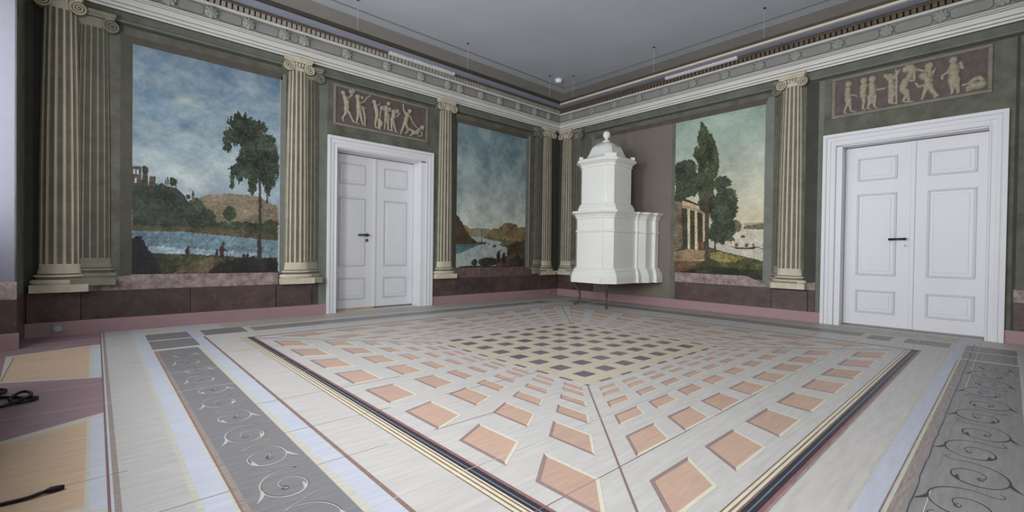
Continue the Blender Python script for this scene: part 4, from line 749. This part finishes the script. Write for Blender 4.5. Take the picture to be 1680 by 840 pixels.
pl0 = stove_part('plinth', PLN, [(.378,.085),(.480,.085),(.488,.078),(.545,.060),(.550,.040),(.560,.046),(.575,.044),(.585,.026),(.600,.022),(.608,.010)])
lb = stove_part('lower_body', PLN, [(.606,0),(1.146,0)])
stove_part('waist_band', PLN, [(1.144,.004),(1.150,.018),(1.170,.018),(1.178,.004)])
stove_part('upper_body', PLN, [(1.176,0),(1.352,0)])
stove_part('lower_cornice', PLN, [(1.350,.004),(1.356,.014),(1.376,.014),(1.385,.022),(1.410,.034),(1.432,.062),(1.440,.078),(1.462,.080),(1.468,.072)])
stove_part('tower_base', PT, [(1.466,.050),(1.515,.050),(1.522,.040),(1.545,.038),(1.552,.022),(1.570,.026),(1.580,.012)])
stove_part('tower_body', PT, [(1.578,0),(2.140,0)])
stove_part('tower_cornice', PT, [(2.138,.004),(2.143,.016),(2.158,.016),(2.165,.006),(2.185,.020),(2.205,.048),(2.215,.058),(2.222,.072),(2.246,.074),(2.252,.060)])
stove_part('parapet', PT, [(2.250,.046),(2.272,.046)])
for sx in (-1, 1):
    for sy in (-1, 1):
        q = offset(plan_tower(), .046); mx_ = -.72
        cc = sorted(q, key=lambda p_: -(sx*(p_[0]-mx_)*1.0+sy*p_[1]))[:2]
        inn = [(mx_+(x-mx_)*.86, y*.86) for x, y in cc]
        bevel(MB().slab([cc[0], cc[1], inn[1], inn[0]], 2.270, 2.316).build('corner_block', 'stove_white', st), .003)
dz = [(0,1.0),(.025,.90),(.06,.79),(.12,.725),(.19,.683),(.28,.645),(.375,.608),(.47,.58),(.56,.552),(.64,.52),(.72,.478),(.78,.425),(.84,.366),(.89,.30),(.94,.216),(.98,.13),(1,.09)]
dm = MB(); dm.rings([[(x,y,2.270+.305*t) for x, y in plan_tower(f*1.13)][::1] for t, f in dz]); o = dm.build('dome', 'stove_white', st); auto_smooth(o)
o = MB().lathe([(.070,2.572),(.060,2.585),(.030,2.598),(.022,2.615),(.024,2.625),(.040,2.633),(.054,2.655),(.058,2.680),(.054,2.705),(.040,2.727),(.018,2.738),(.001,2.740)], (-.72,0,0), 28).build('finial_ball', 'stove_white', st, True)
# tile joints on front and chamfer
hf = .245
for sg in (-1, 1):
    for z0, z1, dd in ((.606,1.146,0),(1.176,1.352,0),(.378,.48,.085)):
        MB().box(-1.1065-dd, -1.100-dd, sg*(hf+dd*.4)-.0012, sg*(hf+dd*.4)+.0012, z0, z1).build('tile_joint', 'stove_joint', lb)
for lx, ly, ox, oy in ((-.955,.385,-.62,.78), (-1.01,-.255,-.80,-.60)):
    prof = [(.385,.00,.030),(.350,.012,.028),(.315,.006,.024),(.27,-.030,.021),(.22,-.060,.019),(.17,-.072,.017),(.12,-.066,.015),(.075,-.052,.014),(.04,-.046,.014),(.020,-.020,.017),(.014,.030,.014)]
    b = MB().tube([(lx+ox*o_, ly+oy*o_, z) for z, o_, r in prof], [r for z, o_, r in prof], 10)
    b.lathe([(.022,.0),(.026,.004),(.022,.010),(.008,.014)], (lx+ox*.02, ly+oy*.02, 0), 14)
    b.lathe([(.004,.376),(.045,.378),(.045,.372),(.030,.360)][::-1], (lx,ly,0), 16)
    b.build('iron_leg', 'iron', st, True)

# ================================================================= cornice lamps, suspended rail, detector, sockets, cables
def lamp(wall, s0, s1, label):
    L_ = s1-s0; root = wthing('tube_lamp', label, 'lamp', wall, (s0+s1)/2, 3.505, 0.)
    b = MB(); n = 10
    b.rings([[(x, -(.056+.040*math.sin(PI*i/n)), .062+.022*math.cos(PI*i/n)) for i in range(n+1)] for x in (-L_/2, -L_/2+.012, L_/2-.012, L_/2)], closed=True)
    auto_smooth(b.build('housing', 'lamp_body', root))
    for k in range(3):
        a = -L_/2+k*L_/3+.02; c = a+L_/3-.035
        t = MB().tube([(a,-.082,.084),(c,-.082,.084)], .013, 10).build('light_tube', 'lamp_tube', root, True)
        for x in (a+.004, c-.004): bevel(MB().wbox(x-.012, x+.012, .066, .100, .064, .102).build('end_cap', 'lamp_tube', t), .005)
    for x in (-L_/3, 0, L_/3): MB().wbox(x-.015, x+.015, .045, .075, 0, .062).build('bracket', 'grey_metal', root)
lamp('L', -3.64, -2.54, 'white three-tube lamp on the cornice above the left door')
lamp('R', 2.25, 3.33, 'white three-tube lamp on the cornice above the temple mural')
RX, RY, RZ = -1.157, -1.04, 3.200
rail = thing('suspended_rail', 'thin dark rail hung on wires below the ceiling, turning at the corner', 'rail', (RX, RY, RZ))
MB().box(-5.75, .018, -.018, .018, 0, .036).build('rail_bar', 'rail_olive', rail)
MB().box(-.018, .018, -5.35, -.018, 0, .034).build('rail_bar', 'rail_olive', rail)
MB().box(-.020, .014, -5.35, -.010, -.024, 0).build('rail_cover', 'rail_cream', rail)
for x, y in ((-4.513,RY),(-3.005,RY),(-1.416,RY),(RX,-1.295),(RX,-2.683),(RX,-4.041),(-6.0,RY),(RX,-5.4)):
    w_ = MB().tube([(x-RX,y-RY,.03),(x-RX,y-RY,H-RZ)], .0016, 6).build('hanging_wire', 'wire', rail)
    MB().lathe([(.013,H-RZ-.0035),(.013,H-RZ-.012),(.006,H-RZ-.016)][::-1], (x-RX,y-RY,0), 12).build('ceiling_anchor', 'black_metal', rail)
sd = thing('smoke_detector', 'small round white smoke detector on the ceiling near the corner', 'detector', (-1.205,-1.035,H-.055))
MB().lathe([(.030,.0),(.046,.006),(.052,.020),(.052,.034)], n=28).build('sensor_head', 'lamp_tube', sd, True); MB().lathe([(.058,.034),(.060,.040),(.060,.054)], n=28).build('mounting_base', 'door_white', sd, True)
def socket(wall, s, z, label, k):
    r = wthing('wall_socket', label, 'socket', wall, s, z, .018)
    bevel(MB().wbox(-.040*k, .040*k, -.040*k, .040*k, 0, .008).build('cover_plate', 'socket_grey', r), .004)
    q = MB(); q.rings([[(.021*k*math.cos(2*PI*i/20), -d, .021*k*math.sin(2*PI*i/20)) for i in range(20)] for d in (.008,.010)]); q.build('insert', 'socket_pale', r)
    for x in (-.009, .009): MB().rings([[(x*k+.0035*math.cos(2*PI*i/8), -d, .0035*math.sin(2*PI*i/8)) for i in range(8)] for d in (.010,.0108)]).build('contact_hole', 'black_metal', r)
socket('L', -6.885, .070, 'grey wall socket on the baseboard under the leftmost column', 1.); socket('L', -.29, .075, 'tiny pale wall socket on the baseboard by the corner', .7)
def smooth_path(pts, n=6):
    out = []
    for i in range(len(pts)-1):
        p0, p1, p2, p3 = [Vector(pts[max(0,min(len(pts)-1,i+k))]) for k in (-1,0,1,2)]
        for k in range(n):
            t = k/n; out.append(.5*((2*p1)+(-p0+p2)*t+(2*p0-5*p1+4*p2-p3)*t*t+(-p0+3*p1-3*p2+p3)*t**3))
    return out+[Vector(pts[-1])]
cb = [(-7.08,-2.02,.012),(-7.03,-2.06,.012),(-7.005,-2.10,.012),(-7.02,-2.18,.012),(-7.05,-2.24,.011),(-7.01,-2.262,.011),(-6.955,-2.30,.011),(-6.905,-2.36,.012),(-6.868,-2.372,.012),(-6.866,-2.40,.012),(-6.89,-2.43,.012),(-6.94,-2.44,.012),(-6.965,-2.36,.020),(-6.935,-2.27,.026),(-6.905,-2.27,.024),(-6.888,-2.35,.022),(-6.91,-2.42,.024),(-6.97,-2.46,.012),(-7.04,-2.50,.011),(-7.09,-2.60,.011),(-7.07,-2.72,.011),(-7.02,-2.70,.011),(-7.06,-2.58,.020),(-7.10,-2.50,.011)]
c1 = MB().tube(smooth_path(cb), .0078, 8).build('black_cable', 'cable_black', None, True); tag(c1, 'loosely coiled black cable on the purple floor at the left edge', 'cable')
c2 = thing('cable_end', 'straight black cable end lying on the tan floor panel', 'cable', (-6.85,-3.765,0))
MB().tube(smooth_path([(-.25,.03,.008),(-.12,.005,.008),(0,-.001,.008),(.055,-.003,.009),(.095,.008,.011)]), .006, 8).build('cord', 'cable_black', c2, True)
MB().tube([(.092,.007,.011),(.108,.010,.012),(.128,.013,.011),(.142,.014,.010)], [.005,.010,.009,.007], 8).build('plug_tip', 'cable_black', c2, True)
